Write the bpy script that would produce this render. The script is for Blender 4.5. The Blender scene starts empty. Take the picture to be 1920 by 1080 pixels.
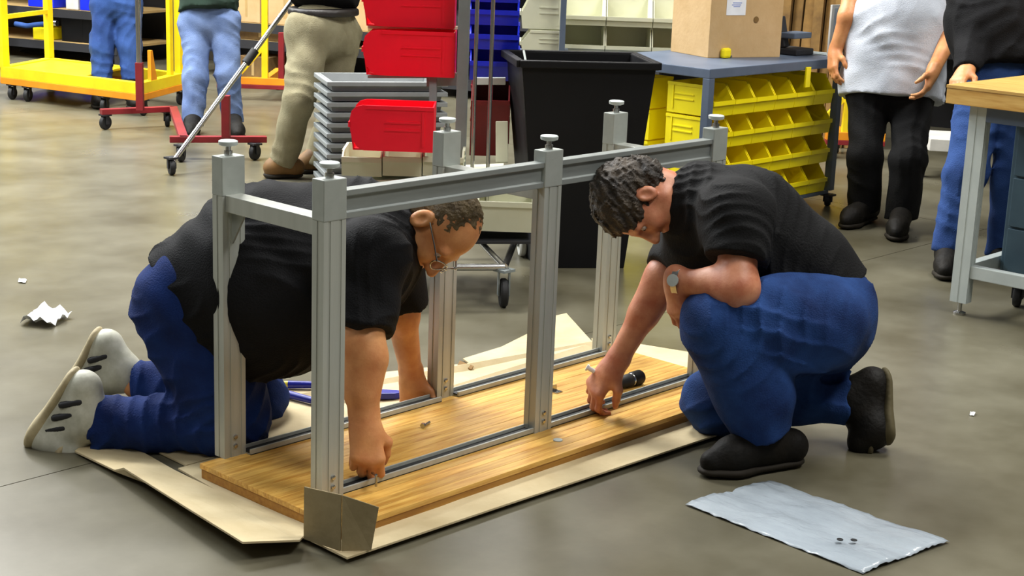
import bpy, bmesh, math, random
import numpy as np
from mathutils import Vector, Matrix
random.seed(7)
S = bpy.context.scene
COL = S.collection
V = lambda *a: np.array(a, float)

# ---------------------------------------------------------------- camera (solved from the bench frame's known geometry)
CAM = V(-2.2616, -2.6236, 1.5003)
FW = V(0.7100, 0.6620, -0.2408); FW /= np.linalg.norm(FW)
RR = V(0.6881, -0.7248, 0.0362); RR -= FW * (RR @ FW); RR /= np.linalg.norm(RR)
UU = np.cross(RR, FW)
FPX = 2932.8
cam = bpy.data.cameras.new('camera')
cam.sensor_width = 36.0; cam.lens = FPX / 1920 * 36.0; cam.clip_end = 120
camo = bpy.data.objects.new('camera', cam); COL.objects.link(camo)
M = Matrix.Identity(4)
for i in range(3):
    M[i][0], M[i][1], M[i][2], M[i][3] = RR[i], UU[i], -FW[i], CAM[i]
camo.matrix_world = M
S.camera = camo
S.view_settings.view_transform = 'Standard'; S.view_settings.look = 'None'
S.view_settings.gamma = 1.0; S.view_settings.use_curve_mapping = False
S.view_settings.exposure = 0.12

def P(x, y, d):                      # real point of the hall: d metres in front of the camera
    return CAM + (FW + (x - 960) / FPX * RR - (y - 540) / FPX * UU) * d
def G(x, y, z=0.0):                  # point at height z over the floor
    r = FW + (x - 960) / FPX * RR - (y - 540) / FPX * UU
    return CAM + r * ((z - CAM[2]) / r[2])
def D(x, y, d=0.0):                  # direction: right, down, away as the camera looks
    v = x * RR - y * UU + d * FW
    return v / np.linalg.norm(v)
def unit(v): v = np.asarray(v, float); return v / np.linalg.norm(v)
Z = V(0, 0, 1)

# ---------------------------------------------------------------- light: the hall's ambient and its ceiling lamps
w = bpy.data.worlds.new('hall_ambient'); S.world = w; w.use_nodes = True
w.node_tree.nodes['Background'].inputs[0].default_value = (1.0, 0.98, 0.92, 1)
w.node_tree.nodes['Background'].inputs[1].default_value = 0.09
def lamp(x, y, z, sx, sy, e, col=(1, .99, .965)):
    l = bpy.data.lights.new('ceiling_lamp', 'AREA'); l.shape = 'RECTANGLE'; l.size = sx; l.size_y = sy; l.energy = e; l.color = col
    o = bpy.data.objects.new('ceiling_lamp', l); COL.objects.link(o); o.location = (x, y, z)
    return o
for (x, y, e) in [(2.6, 4.4, 520), (0.2, 6.4, 420), (2.4, 9.0, 460), (5.5, 13.0, 700), (1.2, 14.0, 850), (-3.0, 7.0, 400),
                  (5.6, 5.6, 240), (1.6, -3.4, 230), (-3.4, -0.8, 80), (3.9, -0.9, 260)]:
    lamp(x, y, 5.6, 2.4, 1.2, e, (.93, .975, 1) if x < 1.5 and y > 5 else (1, .985, .95))

# ---------------------------------------------------------------- materials
def lin(c):
    return tuple(((v / 255) / 12.92 if v / 255 <= .04045 else ((v / 255 + .055) / 1.055) ** 2.4) for v in c)
MATS = {}
def mat(name, c, rough=.6, metal=0.0, c2=None, ns=8.0, stretch=(1, 1, 1), bump=0.0, bs=60.0, rnd=0.0, spec=.5, alpha=1.0, coat=0.0, folds=0.0):
    m = bpy.data.materials.new(name); m.use_nodes = True
    nt = m.node_tree; b = nt.nodes['Principled BSDF']
    L = nt.links.new
    b.inputs['Roughness'].default_value = rough; b.inputs['Metallic'].default_value = metal
    b.inputs['Specular IOR Level'].default_value = spec; b.inputs['Alpha'].default_value = alpha
    b.inputs['Coat Weight'].default_value = coat
    tc = nt.nodes.new('ShaderNodeTexCoord'); mp = nt.nodes.new('ShaderNodeMapping')
    mp.inputs['Scale'].default_value = stretch; L(tc.outputs['Object'], mp.inputs['Vector'])
    c = lin(c) + (1,)
    if c2 is None: c2 = tuple(v * .82 for v in c[:3]) + (1,)
    else: c2 = lin(c2) + (1,)
    n = nt.nodes.new('ShaderNodeTexNoise'); n.inputs['Scale'].default_value = ns; n.inputs['Detail'].default_value = 5
    n.inputs['Roughness'].default_value = .6
    L(mp.outputs[0], n.inputs['Vector'])
    r = nt.nodes.new('ShaderNodeValToRGB'); r.color_ramp.elements[0].position = .32; r.color_ramp.elements[1].position = .68
    r.color_ramp.elements[0].color = c2; r.color_ramp.elements[1].color = c
    L(n.outputs['Fac'], r.inputs['Fac'])
    out = r.outputs['Color']
    if rnd:
        oi = nt.nodes.new('ShaderNodeObjectInfo'); h = nt.nodes.new('ShaderNodeHueSaturation')
        mr = nt.nodes.new('ShaderNodeMapRange'); mr.inputs['To Min'].default_value = 1 - rnd; mr.inputs['To Max'].default_value = 1 + rnd
        L(oi.outputs['Random'], mr.inputs['Value']); L(mr.outputs[0], h.inputs['Value']); L(out, h.inputs['Color']); out = h.outputs['Color']
    L(out, b.inputs['Base Color'])
    if folds:
        n3 = nt.nodes.new('ShaderNodeTexNoise'); n3.noise_type = 'RIDGED_MULTIFRACTAL'; n3.inputs['Scale'].default_value = 5.5; n3.inputs['Detail'].default_value = 2.5
        n3.inputs['Distortion'].default_value = .6
        L(tc.outputs['Object'], n3.inputs['Vector'])
        b3 = nt.nodes.new('ShaderNodeBump'); b3.inputs['Strength'].default_value = folds; b3.inputs['Distance'].default_value = .03
        L(n3.outputs['Fac'], b3.inputs['Height']); L(b3.outputs[0], b.inputs['Normal'])
    if bump:
        n2 = nt.nodes.new('ShaderNodeTexNoise'); n2.inputs['Scale'].default_value = bs; n2.inputs['Detail'].default_value = 4
        L(mp.outputs[0], n2.inputs['Vector'])
        bp = nt.nodes.new('ShaderNodeBump'); bp.inputs['Strength'].default_value = bump; bp.inputs['Distance'].default_value = .01
        L(n2.outputs['Fac'], bp.inputs['Height'])
        if folds: L(b3.outputs[0], bp.inputs['Normal'])
        L(bp.outputs[0], b.inputs['Normal'])
    MATS[name] = m
    return m
alu = mat('aluminium', (182, 185, 177), .36, .3, (170, 173, 165), 30, (1, 1, .05))
alu_smooth = mat('aluminium_block', (172, 177, 171), .42, .3, (162, 167, 161), 20)
rail_alu = mat('rail_aluminium', (152, 157, 154), .36, .35, (138, 143, 140), 20, (.2, 1, 1))
steel = mat('bright_steel', (190, 190, 188), .25, 1.0)
slot = mat('slot_dark', (26, 28, 30), .6)
wood = mat('maple_staves', (228, 184, 96), .42, 0, (184, 128, 46), 5, (1.2, 14, 14), rnd=.16, coat=.15)
wood_core = mat('maple_core', (176, 128, 52), .5, 0, (150, 100, 36), 5, (1.2, 14, 14))
card = mat('cardboard', (206, 190, 152), .85, 0, (190, 172, 132), 7, bump=.1)
card_box = mat('cardboard_box', (194, 163, 118), .8, 0, (180, 148, 100), 6, bump=.1)
card_grey = mat('cardboard_grey_brown', (146, 132, 98), .85, 0, (128, 114, 80), 7, bump=.1)  # grey-brown board of the corner guard
card_old = mat('cardboard_brown_pads', (134, 102, 52), .85, 0, (96, 70, 32), 9, rnd=.3)
black_cloth = mat('black_knit', (15, 15, 18), .85, 0, (9, 9, 11), 14, bump=.35, bs=220, spec=.22, folds=.35)
black_cloth2 = mat('black_twill', (18, 18, 19), .85, 0, (10, 10, 11), 10, bump=.3, bs=180, spec=.22, folds=.35)
denim = mat('denim_dark_blue', (22, 50, 112), .85, 0, (12, 30, 78), 7, bump=.35, bs=240, spec=.2, folds=.6)
denim2 = mat('denim_worn_blue', (36, 68, 124), .85, 0, (14, 32, 74), 6, bump=.35, bs=240, spec=.2, folds=.6)
denim_pale = mat('denim_pale_blue', (118, 138, 178), .85, 0, (88, 108, 150), 6, bump=.3, bs=200, spec=.2, folds=.6)
denim_mid = mat('denim_mid_blue', (52, 82, 140), .85, 0, (38, 62, 114), 6, bump=.3, bs=200, spec=.2, folds=.6)
khaki = mat('khaki_cotton', (152, 146, 118), .85, 0, (124, 116, 90), 6, bump=.3, bs=200, spec=.2, folds=.6)
grey_knit = mat('grey_knit', (200, 205, 214), .9, 0, (174, 180, 190), 6, bump=.3, bs=200, spec=.2, folds=.5)
green_cloth = mat('dark_green_cloth', (26, 52, 38), .9, 0, (18, 38, 28), 6)
skin = mat('skin_light', (214, 152, 98), .5, 0, (190, 120, 72), 16, bump=.08, bs=150)
skin2 = mat('skin_tan', (204, 140, 104), .5, 0, (172, 98, 68), 16, bump=.08, bs=150)
hair1 = mat('hair_sandy_grey', (112, 94, 62), .7, 0, (82, 66, 42), 30, bump=.8, bs=120)
hair2 = mat('hair_dark_brown', (66, 54, 38), .65, 0, (24, 19, 15), 22, bump=.9, bs=90)
eye_white = mat('eye_white', (196, 180, 168), .4); eye_dark = mat('eye_dark', (34, 26, 22), .2)
shoe_white = mat('shoe_white_leather', (206, 206, 192), .55, 0, (168, 168, 150), 18)
shoe_trim = mat('shoe_black_trim', (28, 28, 32), .6)
sole_cream = mat('sole_cream', (186, 172, 136), .7, 0, (160, 146, 112), 20)
boot = mat('boot_brown_black', (22, 18, 12), .65, 0, (11, 10, 8), 14, bump=.3, spec=.2)
boot_tan = mat('boot_tan', (128, 92, 44), .65, 0, (98, 68, 30), 14)
sole_dark = mat('sole_dark', (40, 35, 27), .7, spec=.2)
sole_olive = mat('sole_olive', (92, 84, 60), .7, spec=.2)
leather = mat('belt_leather', (34, 28, 24), .5)
red_plastic = mat('red_plastic', (240, 6, 42), .4, 0, (230, 3, 36), 4)
dkred_plastic = mat('dark_red_plastic', (128, 10, 18), .45, 0, (108, 6, 12), 4)
blue_plastic = mat('blue_plastic', (20, 44, 214), .4, 0, (12, 32, 190), 4)
beige_plastic = mat('beige_plastic', (208, 208, 184), .5, 0, (196, 196, 170), 4)
yellow_plastic = mat('yellow_plastic', (250, 232, 6), .45, 0, (242, 220, 4), 4, rnd=.04)
grey_plastic = mat('grey_plastic', (142, 146, 146), .55, 0, (128, 132, 132), 5)
black_plastic = mat('black_plastic', (11, 11, 14), .5, 0, (8, 8, 10), 6, bump=.1, bs=20, spec=.25)
tool_blue = mat('tool_blue_grip', (22, 34, 150), .4); tool_yellow = mat('tool_yellow_tip', (214, 200, 60), .4)
yellow_paint = mat('yellow_paint', (240, 214, 20), .45, 0, (226, 190, 10), 5)
orange_paint = mat('orange_paint', (232, 150, 20), .5, 0, (214, 128, 14), 5)
red_paint = mat('dark_red_paint', (138, 26, 32), .5, 0, (110, 18, 24), 5)
grey_paint = mat('slate_grey_paint', (92, 104, 122), .45, .1, (78, 90, 108), 5)
pole_grey = mat('pole_grey_paint', (132, 140, 140), .5, .2)
teal_paint = mat('dark_teal_paint', (58, 80, 92), .5, .1, (48, 68, 80), 5)
pale_paint = mat('pale_grey_paint', (188, 196, 192), .5, .1, (172, 180, 178), 5)
rubber = mat('rubber_black', (22, 22, 23), .7); hub = mat('hub_grey', (150, 146, 140), .5); white_rub = mat('white_wheel', (220, 220, 214), .5)
paper = mat('white_paper', (232, 234, 236), .8); paper_blue = mat('paper_print_blue', (96, 120, 190), .8)
film = mat('milky_plastic_film', (176, 186, 194), .22, 0, (148, 158, 166), 7, (1, .35, 1), bump=1.0, bs=22, spec=.7)
dark_stuff = mat('dark_rack_steel', (34, 34, 38), .6); tan_shelf = mat('tan_shelf_board', (176, 146, 92), .7)
white_panel = mat('white_panel', (206, 204, 196), .6); wall_m = mat('wall_dark_block', (66, 58, 46), .85, 0, (52, 46, 36), 3)
bench_wood = mat('bench_top_maple', (212, 172, 98), .45, 0, (184, 136, 62), 5, (14, 1.2, 14), rnd=.12)

# polished concrete
concrete = mat('polished_concrete', (109, 105, 88), .34, 0, (81, 76, 58), 2.4, (1, 1, 1), bump=.06, bs=9, spec=.6)
nt = concrete.node_tree; b = nt.nodes['Principled BSDF']
nr = nt.nodes.new('ShaderNodeTexNoise'); nr.inputs['Scale'].default_value = 1.6; nr.inputs['Detail'].default_value = 6
g = nt.nodes.new('ShaderNodeNewGeometry'); nt.links.new(g.outputs['Position'], nr.inputs['Vector'])
mr = nt.nodes.new('ShaderNodeMapRange'); mr.inputs['To Min'].default_value = .20; mr.inputs['To Max'].default_value = .42
nt.links.new(nr.outputs['Fac'], mr.inputs['Value']); nt.links.new(mr.outputs[0], b.inputs['Roughness'])
for n in nt.nodes:
    if n.type == 'MAPPING':
        nt.links.new(g.outputs['Position'], n.inputs['Vector'])

# ---------------------------------------------------------------- builders
def link(o, parent=None):
    COL.objects.link(o)
    if parent is not None: o.parent = parent
    return o
def tag(o, label=None, cat=None, group=None, kind=None):
    if label: o['label'] = label
    if cat: o['category'] = cat
    if group: o['group'] = group
    if kind: o['kind'] = kind
    return o
ORG = {}
def thing(name, label, cat, loc=(0, 0, 0), rz=0.0, group=None):
    o = bpy.data.objects.new(name, None); o.empty_display_size = .1
    o.location = tuple(float(v) for v in loc); o.rotation_euler = (0, 0, rz)
    COL.objects.link(o); ORG[o] = V(*o.location) if rz == 0 else V(0, 0, 0)
    return tag(o, label, cat, group)
def root_org(o):
    while o is not None:
        if o in ORG: return ORG[o]
        o = o.parent
    return V(0, 0, 0)
class MB:
    def __init__(s): s.v = []; s.f = []
    def add(s, vs, fs):
        n = len(s.v); s.v += [tuple(float(c) for c in p) for p in vs]; s.f += [tuple(i + n for i in f) for f in fs]; return s
    def box(s, a, b_):
        x0, y0, z0 = (min(a[i], b_[i]) for i in range(3)); x1, y1, z1 = (max(a[i], b_[i]) for i in range(3))
        return s.add([(x0, y0, z0), (x1, y0, z0), (x1, y1, z0), (x0, y1, z0), (x0, y0, z1), (x1, y0, z1), (x1, y1, z1), (x0, y1, z1)],
                     [(0, 3, 2, 1), (4, 5, 6, 7), (0, 1, 5, 4), (1, 2, 6, 5), (2, 3, 7, 6), (3, 0, 4, 7)])
    def bar(s, a, b_, wd, ht, up=Z):
        a = V(*a); b_ = V(*b_); d = unit(b_ - a); up = V(*up)
        if abs(d @ up) > .97: up = V(1, 0, 0)
        sx = unit(np.cross(d, up)) * wd / 2; uy = unit(np.cross(sx, d)) * ht / 2
        q = [(-1, -1), (1, -1), (1, 1), (-1, 1)]
        return s.add([p + i * sx + j * uy for p in (a, b_) for i, j in q],
                     [(3, 2, 1, 0), (4, 5, 6, 7), (0, 1, 5, 4), (1, 2, 6, 5), (2, 3, 7, 6), (3, 0, 4, 7)])
    def tube(s, a, b_, r, r2=None, n=12):
        a = V(*a); b_ = V(*b_); r2 = r if r2 is None else r2
        d = unit(b_ - a); x = unit(np.cross(d, Z if abs(d[2]) < .9 else V(1, 0, 0))); y = np.cross(d, x)
        vs = []
        for p, rr in ((a, r), (b_, r2)):
            vs += [p + rr * (math.cos(t) * x + math.sin(t) * y) for t in np.linspace(0, 2 * math.pi, n, endpoint=False)]
        return s.add(vs, [tuple(range(n))[::-1], tuple(range(n, 2 * n))] + [(i, (i + 1) % n, n + (i + 1) % n, n + i) for i in range(n)])
    def path(s, pts, r, n=8):
        for i in range(len(pts) - 1): s.tube(pts[i], pts[i + 1], r, n=n)
        return s
    def prism(s, pts, a, u, v, w_):      # polygon pts (u,v) from a, extruded by vector w_
        a = V(*a); u = V(*u); v = V(*v); w_ = V(*w_); n = len(pts)
        vs = [a + p[0] * u + p[1] * v for p in pts] + [a + p[0] * u + p[1] * v + w_ for p in pts]
        return s.add(vs, [tuple(range(n))[::-1], tuple(range(n, 2 * n))] + [(i, (i + 1) % n, n + (i + 1) % n, n + i) for i in range(n)])
    def lathe(s, prof, c, ax=Z, n=20):
        c = V(*c); d = unit(ax); x = unit(np.cross(d, V(1, 0, 0) if abs(d[0]) < .9 else V(0, 1, 0))); y = np.cross(d, x)
        m = len(prof); vs = []
        for r, h in prof:
            vs += [c + d * h + r * (math.cos(t) * x + math.sin(t) * y) for t in np.linspace(0, 2 * math.pi, n, endpoint=False)]
        fs = [(j * n + i, j * n + (i + 1) % n, (j + 1) * n + (i + 1) % n, (j + 1) * n + i) for j in range(m - 1) for i in range(n)]
        return s.add(vs, fs + [tuple(range(n))[::-1], tuple(range((m - 1) * n, m * n))])
    def build(s, name, m, parent=None, bevel=0.0, smooth=False, local=False):
        org = V(0, 0, 0) if local else root_org(parent)
        me = bpy.data.meshes.new(name); me.from_pydata([tuple(V(*p) - org) for p in s.v], [], s.f)
        bm = bmesh.new(); bm.from_mesh(me)
        bmesh.ops.recalc_face_normals(bm, faces=bm.faces)
        if bevel:
            es = [e for e in bm.edges if len(e.link_faces) == 2 and e.calc_face_angle(0) > .6]
            bmesh.ops.bevel(bm, geom=es, offset=bevel, segments=2, profile=.6, affect='EDGES', clamp_overlap=True)
        bm.to_mesh(me); bm.free()
        if smooth:
            me.polygons.foreach_set('use_smooth', [True] * len(me.polygons))
            me.set_sharp_from_angle(angle=.7)
        me.materials.append(m)
        return link(bpy.data.objects.new(name, me), parent)
def dup(root, loc, rz=None, label=None, group=None):
    r = root.copy(); COL.objects.link(r); r.location = tuple(float(v) for v in loc)
    if rz is not None: r.rotation_euler = (0, 0, rz)
    if label: r['label'] = label
    if group: r['group'] = group
    for ch in list(root.children):
        c = ch.copy(); COL.objects.link(c); c.parent = r
        for gch in ch.children:
            d = gch.copy(); COL.objects.link(d); d.parent = c
    return r

# ---------------------------------------------------------------- smooth bodies: blended round cones and ellipsoids, meshed with surface nets
def cone(a, b_, ra, rb=None, k=.03, flat=None, cap=0, neg=0, pl=()):
    a = V(*a); b_ = V(*b_); rb = ra if rb is None else rb
    s = 1.0; wv = None
    if flat is not None: wv = unit(flat[0]); s = flat[1]
    m = max(ra, rb) * max(s, 1.0)
    return dict(t='c', a=a, b=b_, ra=ra, rb=rb, k=k, w=wv, s=s, cap=cap, neg=neg, pl=pl, c=(a + b_) / 2, R=np.linalg.norm(b_ - a) / 2 + m)
def ell(c, radii, axes=None, k=.03, neg=0):
    A = np.eye(3) if axes is None else np.array([unit(x) for x in axes])
    return dict(t='e', a=V(*c), r=V(*radii), A=A, k=k, neg=neg, c=V(*c), R=max(radii))
def ev(pr, p):
    if pr['t'] == 'e':
        q = (p - pr['a']) @ pr['A'].T
        k0 = np.sqrt(((q / pr['r']) ** 2).sum(-1)); k1 = np.sqrt(((q / pr['r'] ** 2) ** 2).sum(-1)) + 1e-9
        return k0 * (k0 - 1) / k1
    ba = pr['b'] - pr['a']; L2 = ba @ ba + 1e-12
    pa = p - pr['a']; t = np.clip(pa @ ba / L2, 0, 1)
    q = pa - t[..., None] * ba
    if pr['w'] is not None:
        q = q + (q @ pr['w'])[..., None] * pr['w'] * (1 / pr['s'] - 1)
    d = np.sqrt((q * q).sum(-1)) - (pr['ra'] + (pr['rb'] - pr['ra']) * t)
    if pr['w'] is not None and pr['s'] < 1: d = d * max(pr['s'], .5)
    dn = ba / math.sqrt(L2)
    if pr['cap'] & 1: d = np.maximum(d, (p - pr['b']) @ dn)
    if pr['cap'] & 2: d = np.maximum(d, -(pa @ dn))
    for q0, n0 in pr['pl']: d = np.maximum(d, (p - q0) @ n0)
    return d
def comb(prims, p, fold):
    d = np.full(p.shape[:-1], 1e3)
    for pr in prims:
        e = ev(pr, p); k = pr['k']
        if pr['neg']:
            h = np.maximum(k - np.abs(d + e), 0) / k; d = np.maximum(d, -e) + h * h * k / 4
        else:
            h = np.maximum(k - np.abs(d - e), 0) / k; d = np.minimum(d, e) - h * h * k / 4
    if fold:
        a, f, ph = fold
        x, y, z = p[..., 0] * f, p[..., 1] * f, p[..., 2] * f
        wv = np.sin(x * 1.3 + 1.7 * np.sin(y * .9 + ph) + z * .8 + ph) * np.sin(y * 1.7 - 1.5 * np.sin(z * 1.1 + ph) + ph * 2) \
            + .6 * np.sin(2.3 * x - 1.9 * y + 2.6 * z + 1.5 * np.sin(1.3 * z + x) + ph)
        d = d + a * wv
        q1 = 3.9 * (x * .6 + y * .35 + z * .9) + 2.2 * np.sin(x * 1.1 + y * 1.4 + ph) + 1.4 * np.sin(z * 1.6 - ph)
        q2 = 4.3 * (x * .8 - y * .7 - z * .35) + 2.0 * np.sin(z * 1.3 - y * 1.2 + 2 * ph) + 1.2 * np.sin(x * 1.7 + ph)
        m1 = np.clip(.35 + .9 * np.sin(.9 * x - .7 * y + 1.1 * z + ph * 3), 0, 1); m2 = np.clip(.3 + .9 * np.sin(1.2 * x + .8 * y - .6 * z + ph), 0, 1)
        d = d - a * 1.5 * ((1 - np.abs(np.sin(q1))) ** 1.6 * m1 + (1 - np.abs(np.sin(q2))) ** 1.6 * m2)
    return d
def blob(name, prims, m, parent, h=.008, fold=None):
    B = 20
    lo = np.min([pr['c'] - pr['R'] for pr in prims if not pr['neg']], 0) - 3 * h - .02
    hi = np.max([pr['c'] + pr['R'] for pr in prims if not pr['neg']], 0) + 3 * h + .02
    nb = np.ceil((hi - lo) / (B * h)).astype(int); n = nb * B
    F = np.ones(tuple(n), np.float32)
    loc = np.stack(np.meshgrid(*[np.arange(B) * h] * 3, indexing='ij'), -1)
    br = B * h * .87
    cent = np.array([pr['c'] for pr in prims]); rad = np.array([pr['R'] for pr in prims]); kk = np.array([pr['k'] for pr in prims])
    for i in range(nb[0]):
        for j in range(nb[1]):
            for l in range(nb[2]):
                o = lo + np.array([i, j, l]) * B * h; c = o + B * h / 2
                near = [pr for pr, q in zip(prims, np.linalg.norm(cent - c, axis=1) < rad + br + kk + .01) if q]
                if not any(not pr['neg'] for pr in near): continue
                dc = comb(near, c[None, :], None)[0]
                sl = (slice(i * B, i * B + B), slice(j * B, j * B + B), slice(l * B, l * B + B))
                if dc > br * 1.6 + .02: continue
                if dc < -br * 1.6 - .02: F[sl] = -1; continue
                F[sl] = comb(near, loc + o, fold)
    ins = F < 0
    cnt = np.zeros(tuple(n - 1), np.uint8)
    offs = [(a, b2, c2) for a in (0, 1) for b2 in (0, 1) for c2 in (0, 1)]
    for a, b2, c2 in offs: cnt += ins[a:n[0] - 1 + a, b2:n[1] - 1 + b2, c2:n[2] - 1 + c2]
    act = (cnt > 0) & (cnt < 8)
    idx = np.argwhere(act)
    vals = np.stack([F[idx[:, 0] + a, idx[:, 1] + b2, idx[:, 2] + c2] for a, b2, c2 in offs], 1)
    acc = np.zeros((len(idx), 3)); num = np.zeros(len(idx))
    for p in range(8):
        for q in range(p + 1, 8):
            if sum(abs(offs[p][t] - offs[q][t]) for t in range(3)) != 1: continue
            va, vb = vals[:, p], vals[:, q]; x = (va < 0) != (vb < 0)
            t = np.where(x, va / np.where(x, va - vb, 1), 0)
            pos = np.array(offs[p]) + t[:, None] * (np.array(offs[q]) - np.array(offs[p]))
            acc += np.where(x[:, None], pos, 0); num += x
    vs = lo + (idx + acc / num[:, None]) * h - root_org(parent)
    vid = np.full(tuple(n - 1), -1, np.int32); vid[act] = np.arange(len(idx))
    qs = []
    for ax in range(3):
        s0 = [slice(1, n[t] - 1) for t in range(3)]; s1 = list(s0)
        s0[ax] = slice(0, n[ax] - 1); s1[ax] = slice(1, n[ax])
        A = ins[tuple(s0)]; Bm = ins[tuple(s1)]
        e = np.argwhere(A != Bm); o = [1, 1, 1]; o[ax] = 0; e = e + np.array(o)
        t1, t2 = [(1, 2), (2, 0), (0, 1)][ax]
        d1 = np.zeros(3, int); d1[t1] = 1; d2 = np.zeros(3, int); d2[t2] = 1
        cs = [vid[tuple((e - d).T)] for d in (d1 + d2, d2, 0 * d1, d1)]
        q = np.stack(cs, 1)
        flip = ~ins[tuple((e).T)]
        # inside at the low corner: normal along +axis
        q[flip] = q[flip][:, ::-1]
        qs.append(q)
    q = np.concatenate(qs); q = q[(q >= 0).all(1)]
    me = bpy.data.meshes.new(name)
    me.vertices.add(len(vs)); me.vertices.foreach_set('co', vs.astype(np.float32).ravel())
    me.loops.add(len(q) * 4); me.loops.foreach_set('vertex_index', q.astype(np.int32).ravel())
    me.polygons.add(len(q)); me.polygons.foreach_set('loop_start', np.arange(0, len(q) * 4, 4, dtype=np.int32))
    me.polygons.foreach_set('use_smooth', np.ones(len(q), bool))
    me.update(calc_edges=True); me.validate()
    me.materials.append(m)
    return link(bpy.data.objects.new(name, me), parent)

def hand(wr, d, n, side, sz=1.0, curl=(.5, .7, .45), thumb=.6, spread=.10):
    """five fingers: wr wrist, d along the hand, n the way the palm faces, side +1/-1 which side the thumb is on (along d x n)"""
    d = unit(d); n = unit(V(*n) - (V(*n) @ d) * d); s = np.cross(d, n) * side
    pr = [cone(wr - d * .02, wr + d * .03 * sz, .027 * sz, .026 * sz, .02, flat=(s, 1.25))]
    base = [.030, .010, -.011, -.030]; lens = [(.044, .027, .021), (.048, .031, .022), (.044, .029, .021), (.034, .022, .019)]
    kn = [.088, .092, .087, .079]; rr = [.0100, .0102, .0097, .0086]
    for i in range(4):
        k0 = wr + (d * kn[i] + s * base[i]) * sz
        pr.append(cone(wr + (d * .02 + s * base[i] * .55) * sz, k0, .016 * sz, .0125 * sz, .022))
        a = 0; p = k0
        fd0 = unit(d + s * spread * (1.5 - i) * .6)
        for j in range(3):
            a += curl[j] * (1 + .06 * i)
            fd = fd0 * math.cos(a) + n * math.sin(a)
            p2 = p + fd * lens[i][j] * sz
            pr.append(cone(p, p2, rr[i] * sz * (1 - .08 * j), rr[i] * sz * (.93 - .09 * j), .006)); p = p2
    t0 = wr + (d * .022 + s * .022 + n * .006) * sz
    td = unit(d * .62 + s * .72 + n * .35); t1 = t0 + td * .042 * sz
    t2d = unit(d * .9 + s * (.35 - .5 * thumb) + n * (.3 + .5 * thumb)); t2 = t1 + t2d * .032 * sz
    t3 = t2 + unit(t2d + n * .25 - s * .1) * .026 * sz
    pr += [cone(t0, t1, .0165 * sz, .0135 * sz, .018), cone(t1, t2, .0125 * sz, .0112 * sz, .006), cone(t2, t3, .0112 * sz, .0085 * sz, .006)]
    return pr
def head(c, up, fw, sz=1.0):
    up = unit(up); fw = unit(V(*fw) - (V(*fw) @ up) * up); rt = np.cross(fw, up)
    q = lambda x, y, z: V(*c) + (x * rt + y * fw + z * up) * sz
    ax = (rt, fw, up); e = lambda p, r, k=.03, neg=0: ell(q(*p), V(*r) * sz, ax, k, neg)
    cn = lambda a, b_, ra, rb, k=.02, neg=0: cone(q(*a), q(*b_), ra * sz, rb * sz, k, neg=neg)
    pr = [e((0, -.008, .035), (.074, .095, .085)), e((0, .035, -.04), (.058, .056, .075), .04),
          cn((-.048, .0, -.058), (-.015, .072, -.098), .024, .018, .03), cn((.048, .0, -.058), (.015, .072, -.098), .024, .018, .03),
          cn((-.012, .078, -.1), (.012, .078, -.1), .016, .016, .02),
          cn((0, .088, .012), (0, .112, -.03), .0095, .0135, .014), cn((-.013, .098, -.034), (.013, .098, -.034), .0095, .0095, .01),
          cn((-.036, .079, .022), (.036, .079, .022), .012, .012, .016),
          e((-.034, .06, -.028), (.022, .028, .02), .02), e((.034, .06, -.028), (.022, .028, .02), .02),
          e((-.031, .096, .004), (.015, .016, .011), .012, 1), e((.031, .096, .004), (.015, .016, .011), .012, 1),
          cn((-.02, .088, -.063), (.02, .088, -.063), .0075, .0075, .008), cn((-.017, .087, -.074), (.017, .087, -.074), .008, .008, .008),
          cn((-.018, .1, -.0685), (.018, .1, -.0685), .003, .003, .004, 1)]
    for sx in (-1, 1):
        pr += [e((sx * .079, -.008, -.008), (.011, .022, .033), .008), e((sx * .090, -.004, -.006), (.009, .011, .018), .006, 1)]
    return pr, q, ax
def eyes(q, ax, parent, sz=1.0):
    for sx in (-1, 1):
        e = blob('eye', [ell(q(sx * .031, .075, .004), V(.0118, .0118, .0118) * sz, ax, .002)], eye_white, parent, .0032)
        blob('iris', [ell(q(sx * .031, .0845, .003), V(.0052, .0035, .0052) * sz, ax, .002)], eye_dark, e, .0018)
def shoe(parent, heel, ball, toe, ank, up, mu, ms, sz=1.0, h=.007, name='shoe', label=None):
    up = unit(up); heel, ball, toe, ank = (V(*p) for p in (heel, ball, toe, ank))
    o = blob(name, [cone(heel + up * .055, ball + up * .05, .038 * sz, .042 * sz, .03), cone(ball + up * .047, toe + up * .04 - unit(toe - ball) * .035, .042 * sz, .034 * sz, .03),
                    cone(heel + up * .06, ank, .04 * sz, .047 * sz, .04), cone(ball + up * .06, ank, .036 * sz, .046 * sz, .05)], mu, parent, h)
    blob('sole', [cone(heel + up * .016, ball + up * .016, .042 * sz, .049 * sz, .02, flat=(up, .36)),
                  cone(ball + up * .016, toe + up * .017 - unit(toe - ball) * .035, .049 * sz, .04 * sz, .02, flat=(up, .36))], ms, o, h * .8)
    if label: o['label'] = label
    return o
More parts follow.
